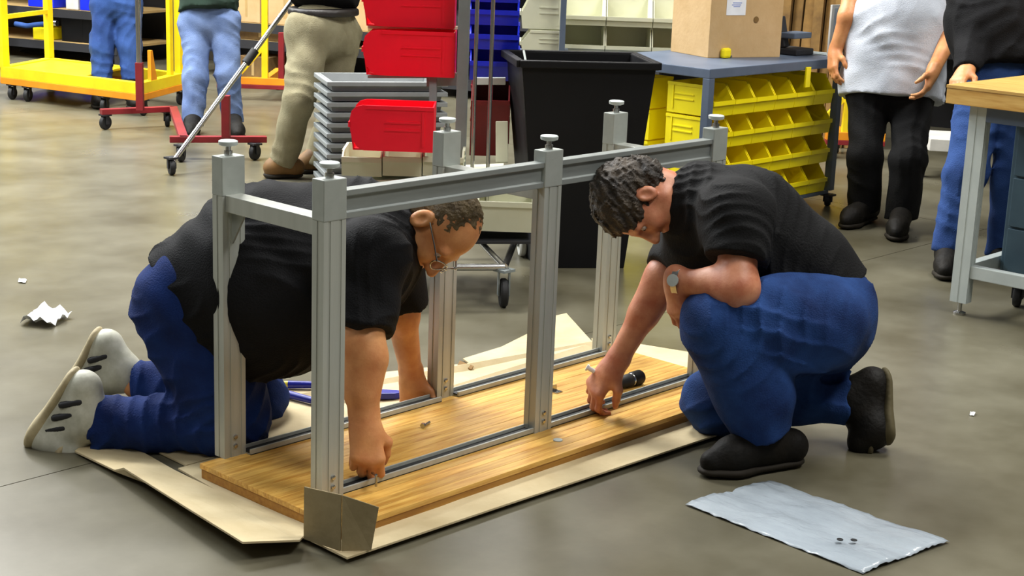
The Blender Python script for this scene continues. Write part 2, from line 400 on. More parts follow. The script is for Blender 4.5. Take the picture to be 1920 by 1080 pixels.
# ================================================================ the hall
fl = tag(MB().box((-8, -7, -.06), (16, 20, -.025)).build('floor', slot), kind='structure')
xs = [-8, -1.5, 4.9, 10.4, 16]; ys = [-7, -5.13, .868, 6.9, 12.9, 20]
for i in range(len(xs) - 1):
    for j in range(len(ys) - 1):
        MB().box((xs[i] + .002, ys[j] + .002, -.025), (xs[i + 1] - .002, ys[j + 1] - .002, 0)).build('slab', concrete, fl)
BX = unit(V(.33, -.94, 0)); BN = V(-.94, -.33, 0)          # the back of the hall runs askew to the bench
b0 = V(5.9, 9.75, 0)
tag(MB().bar(b0 - BX * 9 + Z * 3 - BN * .1, b0 + BX * 14 + Z * 3 - BN * .1, .15, 6).build('wall_back', wall_m), kind='structure')

# ================================================================ upside-down workbench on its maple top
L_, W_, T_ = 1.6964, .5727, .0403
Z0 = .008
bench = thing('workbench', 'upside-down aluminium workbench frame on its maple top, being assembled by two kneeling men', 'workbench', (0, 0, Z0))
H = T_ + .80
BO = lambda x, y, z: V(x, y, z + Z0)
top = MB().box(BO(.003, .003, 0), BO(L_ - .003, W_ - .003, T_ - .014)).build('tabletop', wood_core, bench, .002)
ns = 14; sw = W_ / ns
for i in range(ns):
    MB().box(BO(0, i * sw + .0004, T_ - .0138), BO(L_, (i + 1) * sw - .0004, T_)).build('stave', wood, top, .0008)
px, py = .0687, .0432
yc, yd = .1591, .5978
legs = {}
def post_profile(hx, hy, g=.0018, gw=.004):
    # counter-clockwise outline with two grooves on the long faces and one on the short ones
    o = [(-hx, -hy)]
    for gx in (-hx * .5, hx * .5): o += [(gx - gw, -hy), (gx - gw, -hy + g), (gx + gw, -hy + g), (gx + gw, -hy)]
    o += [(hx, -hy), (hx, -gw), (hx - g, -gw), (hx - g, gw), (hx, gw), (hx, hy)]
    for gx in (hx * .5, -hx * .5): o += [(gx + gw, hy), (gx + gw, hy - g), (gx - gw, hy - g), (gx - gw, hy)]
    o += [(-hx, hy), (-hx, gw), (-hx + g, gw), (-hx + g, -gw), (-hx, -gw)]
    return o
zr, hr, zs, hs = .8091, .0691, .7434, .0426
for (x0, nm) in ((.0668, 'near'), (.8721 - px / 2, 'mid'), (1.6648 - px, 'far')):
    for (y0, sd) in ((yc, 'front'), (yd - py, 'back')):
        cx, cy = x0 + px / 2, y0 + py / 2
        lg = MB().prism(post_profile(px / 2, py / 2), BO(cx, cy, T_), V(1, 0, 0), V(0, 1, 0), V(0, 0, .80 - .10)).build('leg', alu, bench)
        MB().box(BO(x0 - .0008, y0 - .0008, H - .10), BO(x0 + px + .0008, y0 + py + .0008, H)).build('joint_block', alu_smooth, lg, .0025)
        ft = MB().lathe([(.011, 0), (.011, .012), (.007, .012), (.007, .026)], BO(cx, cy, H), n=14).build('levelling_foot', steel, bench, smooth=True)
        MB().lathe([(.015, .024), (.0235, .027), (.0245, .031), (.0245, .036), (.022, .038)], BO(cx, cy, H), n=24).build('foot_pad', pale_paint, ft, smooth=True)
        for zz in (.03, .055):
            MB().lathe([(.006, 0), (.006, .004), (.003, .005)], BO(x0 + px * .5, y0 - .0005, T_ + zz), V(0, -1, 0), 10).build('bolt_head', steel, lg, smooth=True)
def channel(x0, x1, y0, z0, hh, th=.036):
    # rail with a recessed web on its outer face
    pr = [(0, 0), (th, 0), (th, hh), (0, hh), (0, hh - .014), (.008, hh - .016), (.008, .017), (0, .015)]
    return MB().prism(pr, BO(x0, y0, z0), V(0, 1, 0), V(0, 0, 1), V(x1 - x0, 0, 0))
xa, xm0, xm1, xe = .0668 + px, .8721 - px / 2, .8721 + px / 2, 1.6648 - px
for a, b_ in ((xa, xm0), (xm1, xe)):
    channel(a, b_, yc + .004, zr - hr, hr).build('top_rail', rail_alu, bench, .0015)
for x0 in (.0668, .8721 - px / 2, 1.6648 - px):
    MB().box(BO(x0 + .008, yc + py, zs - hs), BO(x0 + px - .008, yd - py, zs)).build('cross_rail', alu, bench, .002)
    # gusset under the cross rail at the back leg
    MB().prism([(0, 0), (-.055, 0), (0, -.085)], BO(x0 + .028, yd - py, zs - hs), V(0, 1, 0), Z, V(.006, 0, 0)).build('gusset', alu_smooth, bench)
for y0 in (.1622, .5330):
    for a, b_ in ((xa, xm0), (xm1, xe)):
        # low slotted strip lying on the top: pale lip in front, open dark slot above
        r_ = MB().box(BO(a, y0, T_), BO(b_, y0 + .006, T_ + .016)).box(BO(a, y0 + .036, T_), BO(b_, y0 + .040, T_ + .018)).box(BO(a, y0, T_), BO(b_, y0 + .04, T_ + .004)).build('bottom_rail', alu, bench, .001)
        MB().box(BO(a, y0 + .006, T_ + .0042), BO(b_, y0 + .036, T_ + .009)).build('slot_insert', slot, r_)

# ---------------------------------------------------------------- flattened carton underneath
def sheet(pts, th=.005):
    n = len(pts)
    return MB().add([V(*p) for p in pts] + [V(*p) - Z * th for p in pts], [tuple(range(n)), tuple(range(n, 2 * n))[::-1]] + [(i, n + i, n + (i + 1) % n, (i + 1) % n) for i in range(n)])
carton = thing('flattened_carton', 'opened-out tan cardboard carton spread on the floor under the upside-down workbench', 'cardboard', (.9, .3, 0))
main = sheet([(-.063, -.087, .020), (.45, -.10, .018), (1.33, -.135, .018), (1.80, -.10, .012), (1.97, .44, .0075), (1.90, .66, .0075), (.9, .67, .0075), (0.0, .67, .0075), (-.035, .3, .0075)]).build('main_panel', card, carton)
lf = sheet([tuple(G(562, 1012, .04)), (-.03, .10, .012), (-.015, .66, .0075), (.02, 1.06, .0075), tuple(G(140, 845, .012)), tuple(G(215, 881, .02)), tuple(G(232, 877, .04)), tuple(G(345, 948, .05)), tuple(G(455, 1016, .055))]).build('side_flap', card, carton)
bf = sheet([(.03, .675, .0075), (1.78, .675, .0075), (1.82, .79, .012), tuple(G(1110, 640, .03)), tuple(G(1062, 587, .06)), tuple(G(1040, 592, .05)), tuple(G(1000, 620, .03)), tuple(G(940, 650, .02)), tuple(G(868, 672, .01)), (1.28, .86, .0075), (.9, 1.0, .0075), (.35, 1.06, .0075), (.04, 1.06, .0075)]).build('back_flap', card, carton)
sheet([tuple(G(862, 676, .02)), tuple(G(888, 686, .02)), tuple(G(884, 692, .014)), tuple(G(858, 684, .014))], .004).build('fold_shade', card_old, carton)  # added dark brown strip, paints the shaded slit of a fold

guard = thing('corner_guard', 'folded grey-brown cardboard corner guard standing at the near corner of the maple top', 'cardboard guard', tuple(G(645, 1030, .008)))
zg = .021
q0, q1, q2 = G(571, 1010, zg), G(640, 1033, zg), G(696, 1031, zg)
t0, t1, t2 = q0 + Z * .128 + V(.006, .006, 0), q1 + Z * .137 + V(.004, .004, 0), q2 + Z * .107 + RR * .016
def panel(a, b_, c, d, th):
    n_ = unit(np.cross(b_ - a, d - a)) * th
    return MB().add([a, b_, c, d, a + n_, b_ + n_, c + n_, d + n_], [(0, 1, 2, 3), (7, 6, 5, 4), (0, 4, 5, 1), (1, 5, 6, 2), (2, 6, 7, 3), (3, 7, 4, 0)])
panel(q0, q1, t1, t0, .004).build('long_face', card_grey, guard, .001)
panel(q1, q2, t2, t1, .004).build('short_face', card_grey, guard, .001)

# ---------------------------------------------------------------- loose things on the top and floor
tz = Z0 + T_
def on_top(x, y): return G(x, y, tz)
p = on_top(800, 800); o = thing('hex_bolt', 'small silver bolt lying mid-way on the maple top between near and mid legs', 'bolt', tuple(p))
MB().tube(p + V(-.012, .0, .005), p + V(.022, .012, .005), .004, n=10).build('shank', steel, o)
MB().tube(p + V(-.02, -.003, .0075), p + V(-.012, 0, .0075), .0075, n=6).build('bolt_head', steel, o)
p = on_top(1043, 735); o = thing('steel_bracket', 'small grey angle bracket on the maple top just right of the mid front leg', 'bracket', tuple(p))
MB().box(p + V(-.014, -.014, .0002), p + V(.014, .014, .003)).build('base_leg', steel, o); MB().box(p + V(-.014, .011, .003), p + V(.014, .014, .018)).build('upright_leg', steel, o)
p = G(1046, 826, tz); o = tag(MB().lathe([(.004, .0003), (.013, .0003), (.013, .003), (.004, .003)], p, n=18).build('washer', pale_paint, None, smooth=True), 'white washer lying on the front border of the maple top', 'washer')
# torch / driver beside the right man's hand
a, b_ = G(1150, 722, tz + .018), G(1215, 702, tz + .024)
tool = thing('cordless_driver', 'stubby black hand driver lying on the maple top beside the reaching hand', 'tool', tuple(V(a[0], a[1], tz)))
ax_ = unit(b_ - a)
MB().lathe([(.012, 0), (.017, .006), (.018, .05), (.021, .055), (.021, .075), (.019, .08)], a, ax_, 18).build('handle', rubber, tool, smooth=True)
MB().lathe([(.019, .081), (.0235, .085), (.0235, .118), (.02, .124), (.012, .126)], a, ax_, 18).build('motor_housing', black_plastic, tool, smooth=True)
MB().lathe([(.0205, .076), (.0215, .078), (.0215, .082), (.0205, .084)], a, ax_, 18).build('collar_ring', steel, tool, smooth=True)
MB().lathe([(.005, -.03), (.006, -.002), (.012, 0)], a, ax_, 12).build('bit_holder', steel, tool, smooth=True)
# blue-handled cutters behind the top
p = G(620, 745, .008)
cut = thing('bolt_cutters', 'blue-gripped long-handled cutters lying on the cardboard behind the maple top', 'cutters', tuple(p))
j = G(655, 741, .022)
for k_, (e0, e1) in enumerate(((G(517, 733, .022), G(590, 752, .022)), (G(540, 721, .022), G(600, 722, .022)))):
    gp = MB().tube(e0, e1, .0125, .0105, 14).build('grip', tool_blue, cut, smooth=True)
    if k_: MB().tube(e0 - unit(e1 - e0) * .014, e0 + unit(e1 - e0) * .002, .0115, n=12).build('grip_tip', tool_yellow, gp, smooth=True)
    MB().bar(e1, j + V(.0, .0, .004 * k_), .014, .009).build('handle_arm', pale_paint, cut, .001)
MB().tube(j - Z * .012, j + Z * .016, .014, n=14).build('pivot', steel, cut)
j2 = G(742, 738, .024); jm = G(700, 736, .024)
MB().prism([(0, -.022), (.02, -.03), (.07, -.022), (.098, 0), (.07, .016), (.0, .014)], jm - Z * .012, unit(j2 - jm), unit(np.cross(Z, j2 - jm)), Z * .02).build('jaw_cover', tool_blue, cut, .003)
MB().bar(j, jm, .02, .012).build('neck', steel, cut, .001)
# paper scraps
def scrap(name, pts, m, label, cat, crumple=.012, seed=1, n=9):
    rnd = random.Random(seed); c = np.mean([V(*p) for p in pts], 0)
    a, b2, c2, d2 = (V(*p) for p in pts)
    vs = []; fs = []
    for i in range(n + 1):
        for j_ in range(n + 1):
            u, v = i / n, j_ / n
            pnt = (a * (1 - u) + b2 * u) * (1 - v) + (d2 * (1 - u) + c2 * u) * v
            vs.append(pnt + Z * (.0015 + abs(math.sin(u * 7 + seed) * math.cos(v * 6 - seed)) * crumple + rnd.random() * crumple * .6))
    for i in range(n):
        for j_ in range(n):
            k = i * (n + 1) + j_; fs.append((k, k + 1, k + n + 2, k + n + 1))
    me = bpy.data.meshes.new(name); me.from_pydata([tuple(v - c) for v in vs], [], fs); me.materials.append(m)
    o = bpy.data.objects.new(name, me); COL.objects.link(o); o.location = tuple(c)
    md = o.modifiers.new('thickness', 'SOLIDIFY'); md.thickness = .0008; md.offset = 1
    return tag(o, label, cat)
scrap('crumpled_wrapper', [G(38, 610), G(95, 617), G(135, 596), G(70, 584)], paper, 'crumpled white wrapper on the floor left of the kneeling man', 'wrapper', .028, 3)
scrap('paper_scrap', [G(34, 531), G(48, 532), G(50, 526), G(36, 525)], paper, 'tiny white paper scrap on the floor far left of everything', 'paper scrap', .006, 5, 4)
scrap('paper_chip', [G(1818, 780), G(1826, 781), G(1829, 776), G(1820, 775)], paper, 'tiny white chip on the floor right of the crouching man', 'paper chip', .006, 8, 4)
s_ = scrap('plastic_bag', [G(1285, 948), G(1618, 1078), G(1780, 1019), G(1445, 905)], film, 'flat milky plastic bag on the floor in front of the crouching man', 'plastic bag', .009, 11, 28)
for f in s_.data.polygons: f.use_smooth = True
for px_, py_ in ((1575, 1012), (1601, 1013)):
    p = G(px_, py_, .016)
    MB().lathe([(.008, 0), (.008, .0015), (.003, .0018)], p - V(*s_.location), n=14).build('punch_hole', slot, s_, local=True)
# ================================================================ the two men at work
# ---- kneeling man on the left, leaning over the bench (his right side to the camera)
m1 = thing('person', 'man in black shirt and blue jeans kneeling at left, leaning over the upside-down bench', 'person', tuple(G(300, 850)))
Kr, Ar = P(445, 792, 4.27), P(185, 792, 4.30)
Kl, Al = P(470, 742, 4.60), P(255, 722, 4.66)
Hr, Hl = P(364, 556, 4.22), P(382, 550, 4.48)
pel = (Hr + Hl) / 2
belly = P(505, 520, 4.26); chest = P(648, 478, 4.24); upc = P(688, 455, 4.24)
Sr, Sl = P(698, 478, 4.02), P(735, 462, 4.42)
Er = P(676, 640, 3.97); hr_ = G(692, 893, .088); Wr = P(684, 792, 3.97)
El = P(752, 585, 4.52); Wl = P(772, 706, 4.66)
tors = [cone(pel, belly, .155, .225, .05), cone(belly, chest, .225, .19, .06), cone(chest, upc, .19, .14, .06), cone(Sr, Sl, .085, .085, .06), cone(Hr, Hl, .14, .14, .05)]
hc = P(818, 424, 4.20)
hup, hfw = D(.92, -.20, -.27), D(.22, .95, -.20)
hp, hq, hax = head(hc, hup, hfw, 1.07)
neck = [cone(P(705, 445, 4.24), hq(0, -.03, -.06), .068, .056, .04)]
core = [cone(pel, belly, .11, .15, .05), cone(belly, chest, .15, .13, .05), cone(chest, upc, .13, .09, .05), cone(Sr, Sl, .055, .055, .05),
        cone(Hr, Kr, .08, .055), cone(Kr, Ar, .05, .04), cone(Hl, Kl, .08, .055), cone(Kl, Al, .05, .04)]
arms = [cone(Sr, Er, .058, .052, .03), cone(Er, Wr, .052, .034, .04), cone(Er + D(.12, .3) * .05, Er + D(0, 1) * .12, .052, .044, .03),
        cone(Sl, El, .056, .048, .03), cone(El, Wl, .047, .031, .04)]
hd1 = unit(hr_ - Wr)
arms += hand(Wr, hd1 + D(.05, .6, 0), D(-.25, .1, 1), 1, 1.08, (.75, .95, .6), .8)
arms += hand(Wl, D(.05, 1, .25), D(-.2, -.1, 1) * -1, -1, 1.0, (.35, .5, .35), .4)
blob('body', core + arms + neck + hp, skin, m1, .0042)
eyes(hq, hax, m1)
ex_ = lambda p, r, k=.02, neg=0: ell(hq(*p), r, hax, k, neg)
blob('hair', [ex_((0, -.016, .040), (.080, .099, .088)), ex_((0, -.05, -.01), (.074, .062, .07)), cone(hq(-.2, .135, .02), hq(.2, .135, .02), .078, .078, .012, neg=1),
              ex_((.085, .03, -.03), (.03, .085, .05), .01, 1), ex_((-.085, .03, -.03), (.03, .085, .05), .01, 1), cone(hq(0, -.1, -.12), hq(0, .05, -.12), .07, .07, .02, neg=1)], hair1, m1, .0045, (.0022, 130, 1.0))
gl_ = MB().path([hq(.080, -.002, .012), hq(.078, .06, .014), hq(.070, .104, .012)], .0022).path([hq(-.080, -.002, .012), hq(-.078, .06, .014), hq(-.070, .104, .012)], .0022)
for sx in (-1, 1):
    pts = [hq(sx * (.034 + .030 * math.cos(t)), .112 - .012 * abs(math.cos(t)) * (1 if math.cos(t) > 0 else 0), .002 + .019 * math.sin(t)) for t in np.linspace(0, 2 * math.pi, 17)]
    gl_.path(pts, .0018)
gl_.path([hq(-.006, .114, .006), hq(.006, .114, .006)], .002).build('glasses', steel, m1, smooth=True)
sleeves = [cone(Sr, Sr + (Er - Sr) * .84, .088, .079, .05, cap=1), cone(Sl, Sl + (El - Sl) * .86, .084, .078, .05, cap=1)]
sleeves += [cone(Sr + D(-.15, .5) * .1, Sr + (Er - Sr) * .8 + D(.9, .2) * .03, .07, .06, .05, cap=1)]
blob('shirt', [cone(P(366, 548, 4.24), P(490, 520, 4.24), .152, .20, .05, pl=((P(344, 552, 4.3), D(-.84, .54, 0)),)), cone(P(374, 544, 4.46), P(490, 520, 4.40), .150, .20, .05, pl=((P(344, 552, 4.3), D(-.84, .54, 0)),)), cone(P(420, 535, 4.33), belly, .19, .245, .05, pl=((P(344, 552, 4.3), D(-.84, .54, 0)),)), cone(belly, chest, .245, .198, .06), cone(chest, upc, .198, .148, .06), cone(Sr, Sl, .092, .092, .06),
               cone(P(430, 560, 4.2), P(550, 585, 4.22), .12, .15, .08), cone(P(400, 540, 4.2), P(470, 640, 4.2), .10, .1, .06, pl=((P(344, 552, 4.3), D(-.84, .54, 0)),))] + sleeves, black_cloth, m1, .0062, (.0045, 13, .5))
blob('collar', [cone(P(715, 448, 4.24), P(748, 440, 4.23), .098, .084, .02, cap=3), cone(P(690, 452, 4.24), P(772, 436, 4.23), .068, .068, .01, neg=1)], black_cloth, m1, .006)
blob('jeans', [cone(Hr, Hl, .135, .135, .06), cone(pel, P(420, 550, 4.35), .14, .14, .06), cone(Hr, Kr + D(-.1, -.4) * .03, .132, .096, .05), cone(Hl, Kl, .132, .096, .05),
               cone(Kr, Ar, .084, .074, .05, cap=1), cone(Kl, Al, .082, .07, .05, cap=1), cone(P(330, 570, 4.22), P(400, 700, 4.24), .105, .11, .06)], denim, m1, .0062, (.0055, 11, 1.4))
def tucked(m, an, dirdown, dirsole, mu, ms, trim=None, ln=.20, sz=1.0):
    """shoe of a kneeling foot: sole faces backwards, toes bent on the floor"""
    heel = an + dirsole * .055 - dirdown * .045; ball = an + dirsole * .10 + dirdown * (ln - .05) * .62; toe = ball + dirdown * .055 - dirsole * .045
    return shoe(m, heel, ball, toe, an, -dirsole, mu, ms, sz)
# near shoe: heel up at (115,700), ball at (60,812), toe tip on the floor
def shoe_pts(m, heel, ball, toe, ank, up, mu, ms, trim, sz=1.0, lbl=None):
    o = shoe(m, heel, ball, toe, ank, up, mu, ms, sz, label=lbl)
    up = unit(up); heel, ball, toe, ank = (V(*p) for p in (heel, ball, toe, ank))
    if trim is not None:
        f = unit(ball - heel); s = unit(np.cross(up, f))
        for sg in (-1, 1):
            for t in (.25, .5, .75):
                c = heel + (ball - heel) * t + up * (.055 + .01 * t) + s * sg * .042 * sz
                blob('trim_patch', [cone(c - f * .022 + up * .02, c + f * .012 - up * .016, .011, .010, .01)], trim, o, .005)
        for t in (.55, .68, .82, .95):
            c = ank + (ball + up * .08 - ank) * t
            MB().tube(c - s * .03 + up * .018, c + s * .03 + up * .022, .004, n=8).build('lace', shoe_white, o, smooth=True)
    return o
shoe_pts(m1, P(122, 708, 4.26), P(62, 800, 4.30), P(128, 858, 4.28) + Z * .012, P(168, 788, 4.28), D(.80, .45, 0), shoe_white, sole_cream, shoe_trim, 1.05)
shoe_pts(m1, P(168, 632, 4.66), P(132, 706, 4.70), P(168, 750, 4.70), P(232, 700, 4.67), D(.85, .40, 0), shoe_white, sole_cream, shoe_trim, 1.02)

# ---- crouching man on the right (his left side to the camera)
m2 = thing('person', 'man in black polo shirt crouching at right, reaching down to the bench rail', 'person', tuple(G(1430, 850)))
Hl2, Hr2 = P(1532, 606, 4.27), P(1550, 602, 4.52)
pel2 = (Hl2 + Hr2) / 2
Kl2, Al2 = P(1345, 612, 4.20), P(1428, 812, 4.30)
Kr2, Ar2 = P(1345, 752, 4.56), P(1585, 748, 4.54)
wa = P(1500, 500, 4.40); ch2 = P(1388, 428, 4.40); up2 = P(1318, 388, 4.40)
Sl2, Sr2 = P(1385, 400, 4.20), P(1312, 412, 4.60)
El2 = P(1382, 540, 4.14); Wl2 = P(1268, 527, 4.24)
Er2 = P(1246, 520, 4.52); Wr2 = P(1152, 684, 4.55)
hc2 = P(1198, 378, 4.38)
hu2, hf2 = D(-.93, .12, -.1), D(-.10, .97, -.12)
hp2, hq2, hax2 = head(hc2, hu2, hf2, 1.0)
nk2 = [cone(P(1305, 382, 4.40), hq2(0, -.035, -.06), .066, .056, .04)]
core2 = [cone(pel2, wa, .11, .11, .05), cone(wa, ch2, .11, .12, .05), cone(ch2, up2, .12, .08, .05), cone(Sl2, Sr2, .05, .05, .04),
         cone(Hl2, Kl2, .08, .055), cone(Kl2, Al2, .05, .04), cone(Hr2, Kr2, .08, .055), cone(Kr2, Ar2, .05, .04)]
arm2 = [cone(Sl2, El2, .058, .050, .03), cone(El2, Wl2, .047, .033, .035), cone(El2, El2 + (Wl2 - El2) * .4, .053, .044, .03),
        cone(Sr2, Er2, .056, .048, .03), cone(Er2, Wr2, .047, .031, .04), cone(Er2, Er2 + (Wr2 - Er2) * .4, .049, .042, .03)]
arm2 += hand(Wl2, D(.06, 1, .2), D(.8, 0, .5), -1, .95, (.4, .6, .4), .5)
arm2 += hand(Wr2, D(-.62, .78, .05), D(.45, .45, .6), 1, 1.05, (.62, .85, .55), .9)
blob('body', core2 + arm2 + nk2 + hp2, skin2, m2, .0042)
eyes(hq2, hax2, m2)
ex2 = lambda p, r, k=.02, neg=0: ell(hq2(*p), r, hax2, k, neg)
blob('hair', [ex2((0, -.016, .044), (.088, .108, .092)), ex2((0, -.06, -.01), (.080, .066, .075)), cone(hq2(-.2, .155, .01), hq2(.2, .155, .01), .082, .082, .012, neg=1),
              ex2((.09, .035, -.05), (.03, .085, .055), .01, 1), ex2((-.09, .035, -.05), (.03, .085, .055), .01, 1), cone(hq2(0, -.13, -.135), hq2(0, .05, -.135), .07, .07, .02, neg=1),
              ex2((.088, -.010, -.010), (.018, .026, .036), .006, 1), ex2((-.088, -.010, -.010), (.018, .026, .036), .006, 1)], hair2, m2, .0045, (.0042, 75, 2.0))
blob('shirt', [cone(P(1580, 568, 4.42), wa, .118, .132, .05, pl=((P(1590, 548, 4.42), D(.75, .66, 0)),)), cone(wa, ch2, .134, .168, .05), cone(ch2, up2, .172, .125, .05), cone(Sl2, Sr2, .088, .088, .06),
               cone(Sl2, Sl2 + (El2 - Sl2) * .60 + D(-.6, .2) * .012, .092, .084, .05, cap=1), cone(Sr2, Er2 + D(.2, -.2) * .02, .084, .078, .05, cap=1),
               cone(P(1330, 470, 4.42), P(1440, 540, 4.42), .12, .12, .06)], black_cloth2, m2, .0062, (.0045, 13, 2.5))
blob('collar', [cone(P(1312, 384, 4.40), P(1282, 372, 4.40), .092, .084, .02, cap=3), cone(P(1340, 390, 4.40), P(1260, 365, 4.40), .066, .066, .01, neg=1)], black_cloth2, m2, .006)
blob('jeans', [cone(Hl2, Hr2, .125, .125, .06), cone(Hl2, Kl2, .124, .092, .05), cone(Kl2, Al2, .098, .082, .05, cap=1), cone(P(1400, 640, 4.22), P(1425, 740, 4.26), .10, .095, .05), cone(Hr2, Kr2, .124, .092, .05), cone(Kr2, Ar2, .082, .072, .05, cap=1),
               cone(pel2, P(1560, 575, 4.4), .125, .115, .06), cone(P(1480, 590, 4.26), P(1420, 595, 4.22), .108, .10, .05)], denim2, m2, .0062, (.0055, 11, .2))
wd_ = unit(Wl2 - El2)
wt = MB().lathe([(.036, -.009), (.042, -.009), (.042, .009), (.036, .009)], Wl2 - wd_ * .012, wd_, 24).build('watch_band', steel, m2, smooth=True)
MB().lathe([(.001, .0), (.016, 0), (.017, .006), (.001, .007)], Wl2 - wd_ * .012 - unit(-FW - wd_ * (-FW @ wd_)) * -.040, unit(-FW - wd_ * (-FW @ wd_)), 18).build('watch_face', pale_paint, wt, smooth=True)
bt2 = shoe(m2, G(1480, 872) , G(1372, 888), G(1312, 894), Al2 - Z * .02, Z, boot, sole_dark, 1.0)
blob('toe_patch', [cone(P(1388, 856, 4.245), P(1364, 866, 4.235), .022, .018, .01)], boot_tan, bt2, .005)
for t_ in (.2, .4, .6, .8):
    c_ = G(1385, 884) + Z * .098 + (Al2 - G(1385, 884) - Z * .05) * t_ * .8
    MB().tube(c_ - FW * .035, c_ + FW * .03, .004, n=8).build('lace', boot_tan, bt2, smooth=True)
shoe(m2, P(1672, 715, 4.52), P(1672, 800, 4.50), P(1620, 842, 4.50), P(1590, 748, 4.54), D(-.97, .12, 0), boot, sole_olive, 1.05)
# bolt between his finger and thumb
q = P(1103, 690, 4.56)
o = thing('white_fastener', 'small white fastener held in the reaching right hand of the crouching man', 'fastener', tuple(q))
MB().tube(q, q + D(.9, .5, 0) * .03, .007, n=12).build('shank', paper, o, smooth=True); MB().tube(q + D(-.9, -.5, 0) * .006, q, .0105, n=6).build('fastener_head', paper, o)
q = P(700, 905, 3.95)
# key in the kneeling man's fist
k0 = G(705, 912, Z0 + T_ + .017); o = thing('hex_key', 'short steel hex key under the fist of the kneeling man', 'hex key', tuple(k0))
MB().tube(k0, k0 + Z * .03, .0035, n=6).build('short_arm', steel, o); MB().tube(k0 + Z * .03, k0 + Z * .03 + D(-.3, 0, 1) * .05, .0035, n=6).build('long_arm', steel, o)

# ================================================================ people standing in the hall
def stander(name_label, base, hips, knees, anks, toes, torso, cloth, top_cloth, shoe_m, sole_m, arms_=None, skin_m=skin, scale=1.0, hair_m=hair2, belt=None, hem=None, sleeve=.5, hemflat=1.12, headc=None, facing=None, hw=.13, kw=.078, aw=.068, tw=.16, groin=.05, long_sleeve=False):
    m = thing('person', name_label, 'person', tuple(base))
    hL, hR = hips; pc = (hL + hR) / 2
    blob('trousers', [cone(hL, hR, hw, hw, .05)] + [c_ for h_, k_, a_ in zip(hips, knees, anks) for c_ in (cone(h_, k_, hw * .86, kw, .03), cone(k_, a_, kw, aw, .03, cap=1))] + [cone(pc, pc + unit(torso[0] - pc) * .06, hw, hw * .95, .05)], cloth, m, .011, (.0045, 10, base[0]))
    for a_, t_ in zip(anks, toes):
        d = V(t_[0] - a_[0], t_[1] - a_[1], 0); ln = np.linalg.norm(d); d = d / ln; fl = V(a_[0], a_[1], 0.0)
        shoe(m, fl - d * .07, fl + d * max(ln - .09, .05), fl + d * ln, V(a_[0], a_[1], max(a_[2], .09)), Z, shoe_m, sole_m, 1.0, .010)
    ch_, nk_ = torso
    sh = unit(hR - hL); shl = nk_ - Z * .09 - sh * .19; shr = nk_ - Z * .09 + sh * .19
    blob('shirt', [cone(pc + Z * (.02 if hem is None else hem), ch_, tw * .95, tw, .06, flat=(sh, hemflat), cap=2), cone(ch_, nk_ - Z * .14, tw, tw * .75, .06, flat=(sh, 1.25)), cone(shl, shr, .085, .085, .06)] +
         ([cone(s_, e_ if long_sleeve else s_ + (e_ - s_) * sleeve, .088, .078 if not long_sleeve else .062, .05, cap=0 if long_sleeve else 1) for s_, (e_, w_, d_, n_) in zip((shl, shr), arms_)] if arms_ else []) +
         ([cone(e_, w_, .062, .05, .04, cap=1) for (e_, w_, d_, n_) in arms_] if arms_ and long_sleeve else []), top_cloth, m, .011, (.005, 10, base[1]))
    headc = nk_ + Z * .17 if headc is None else headc
    facing = -FW * V(1, 1, 0) if facing is None else facing
    hp_, hq_, hx_ = head(headc, Z, facing)
    body = [cone(pc, ch_, .10, .10), cone(ch_, nk_, .10, .06), cone(shl, shr, .05, .05), cone(nk_ - Z * .05, hq_(0, -.02, -.05), .06, .055)] + [c_ for h_, k_, a_ in zip(hips, knees, anks) for c_ in (cone(pc, h_, .08, .08), cone(h_, k_, .08, .055), cone(k_, a_, .05, .04))] + hp_
    if arms_:
        for s_, (e_, w_, d_, n_), sd in zip((shl, shr), arms_, (1, -1)):
            body += [cone(s_, e_, .054, .045), cone(e_, w_, .046, .031)] + hand(w_, d_, n_, sd, 1.0, (.35, .5, .4), .4)
    blob('body', body, skin_m, m, .007)
    eyes(hq_, hx_, m)
    e3 = lambda p, r, k=.02, neg=0: ell(hq_(*p), r, hx_, k, neg)
    blob('hair', [e3((0, -.016, .042), (.082, .101, .09)), e3((0, -.05, -.01), (.076, .062, .07)), cone(hq_(-.2, .14, .0), hq_(.2, .14, .0), .075, .075, .012, neg=1)], hair_m, m, .009, (.003, 90, 1.0))
    if belt is not None:
        blob('belt', [cone(pc + Z * .10, pc + Z * .14, hw * 1.32, hw * 1.3, .01, flat=(sh, 1.1), cap=3)], belt, m, .011)
    return m
# grey T-shirt, black trousers
d3 = 7.72
A = [P(1622, 392, 7.80), P(1690, 408, 7.66)]
stander('person in grey T-shirt and black trousers standing by the grey cart', G(1650, 425), (P(1628, 170, d3), P(1712, 172, d3)), (P(1622, 290, 7.70), P(1702, 300, 7.58)), A, (P(1582, 415, 7.6), P(1680, 434, 7.35)),
        (P(1682, 40, d3), P(1690, -130, d3)), black_cloth2, grey_knit, boot, sole_dark,
        arms_=[(P(1590, 30, 7.66), P(1566, 96, 7.72), D(-.2, 1, -.2), D(.9, 0, .3)), (P(1788, 55, 7.62), P(1750, 132, 7.45), D(-.35, 1, -.1), D(-.9, -.2, .3))], hem=-.035, tw=.192, hw=.116, kw=.084, aw=.078, sleeve=.62, hemflat=1.38)
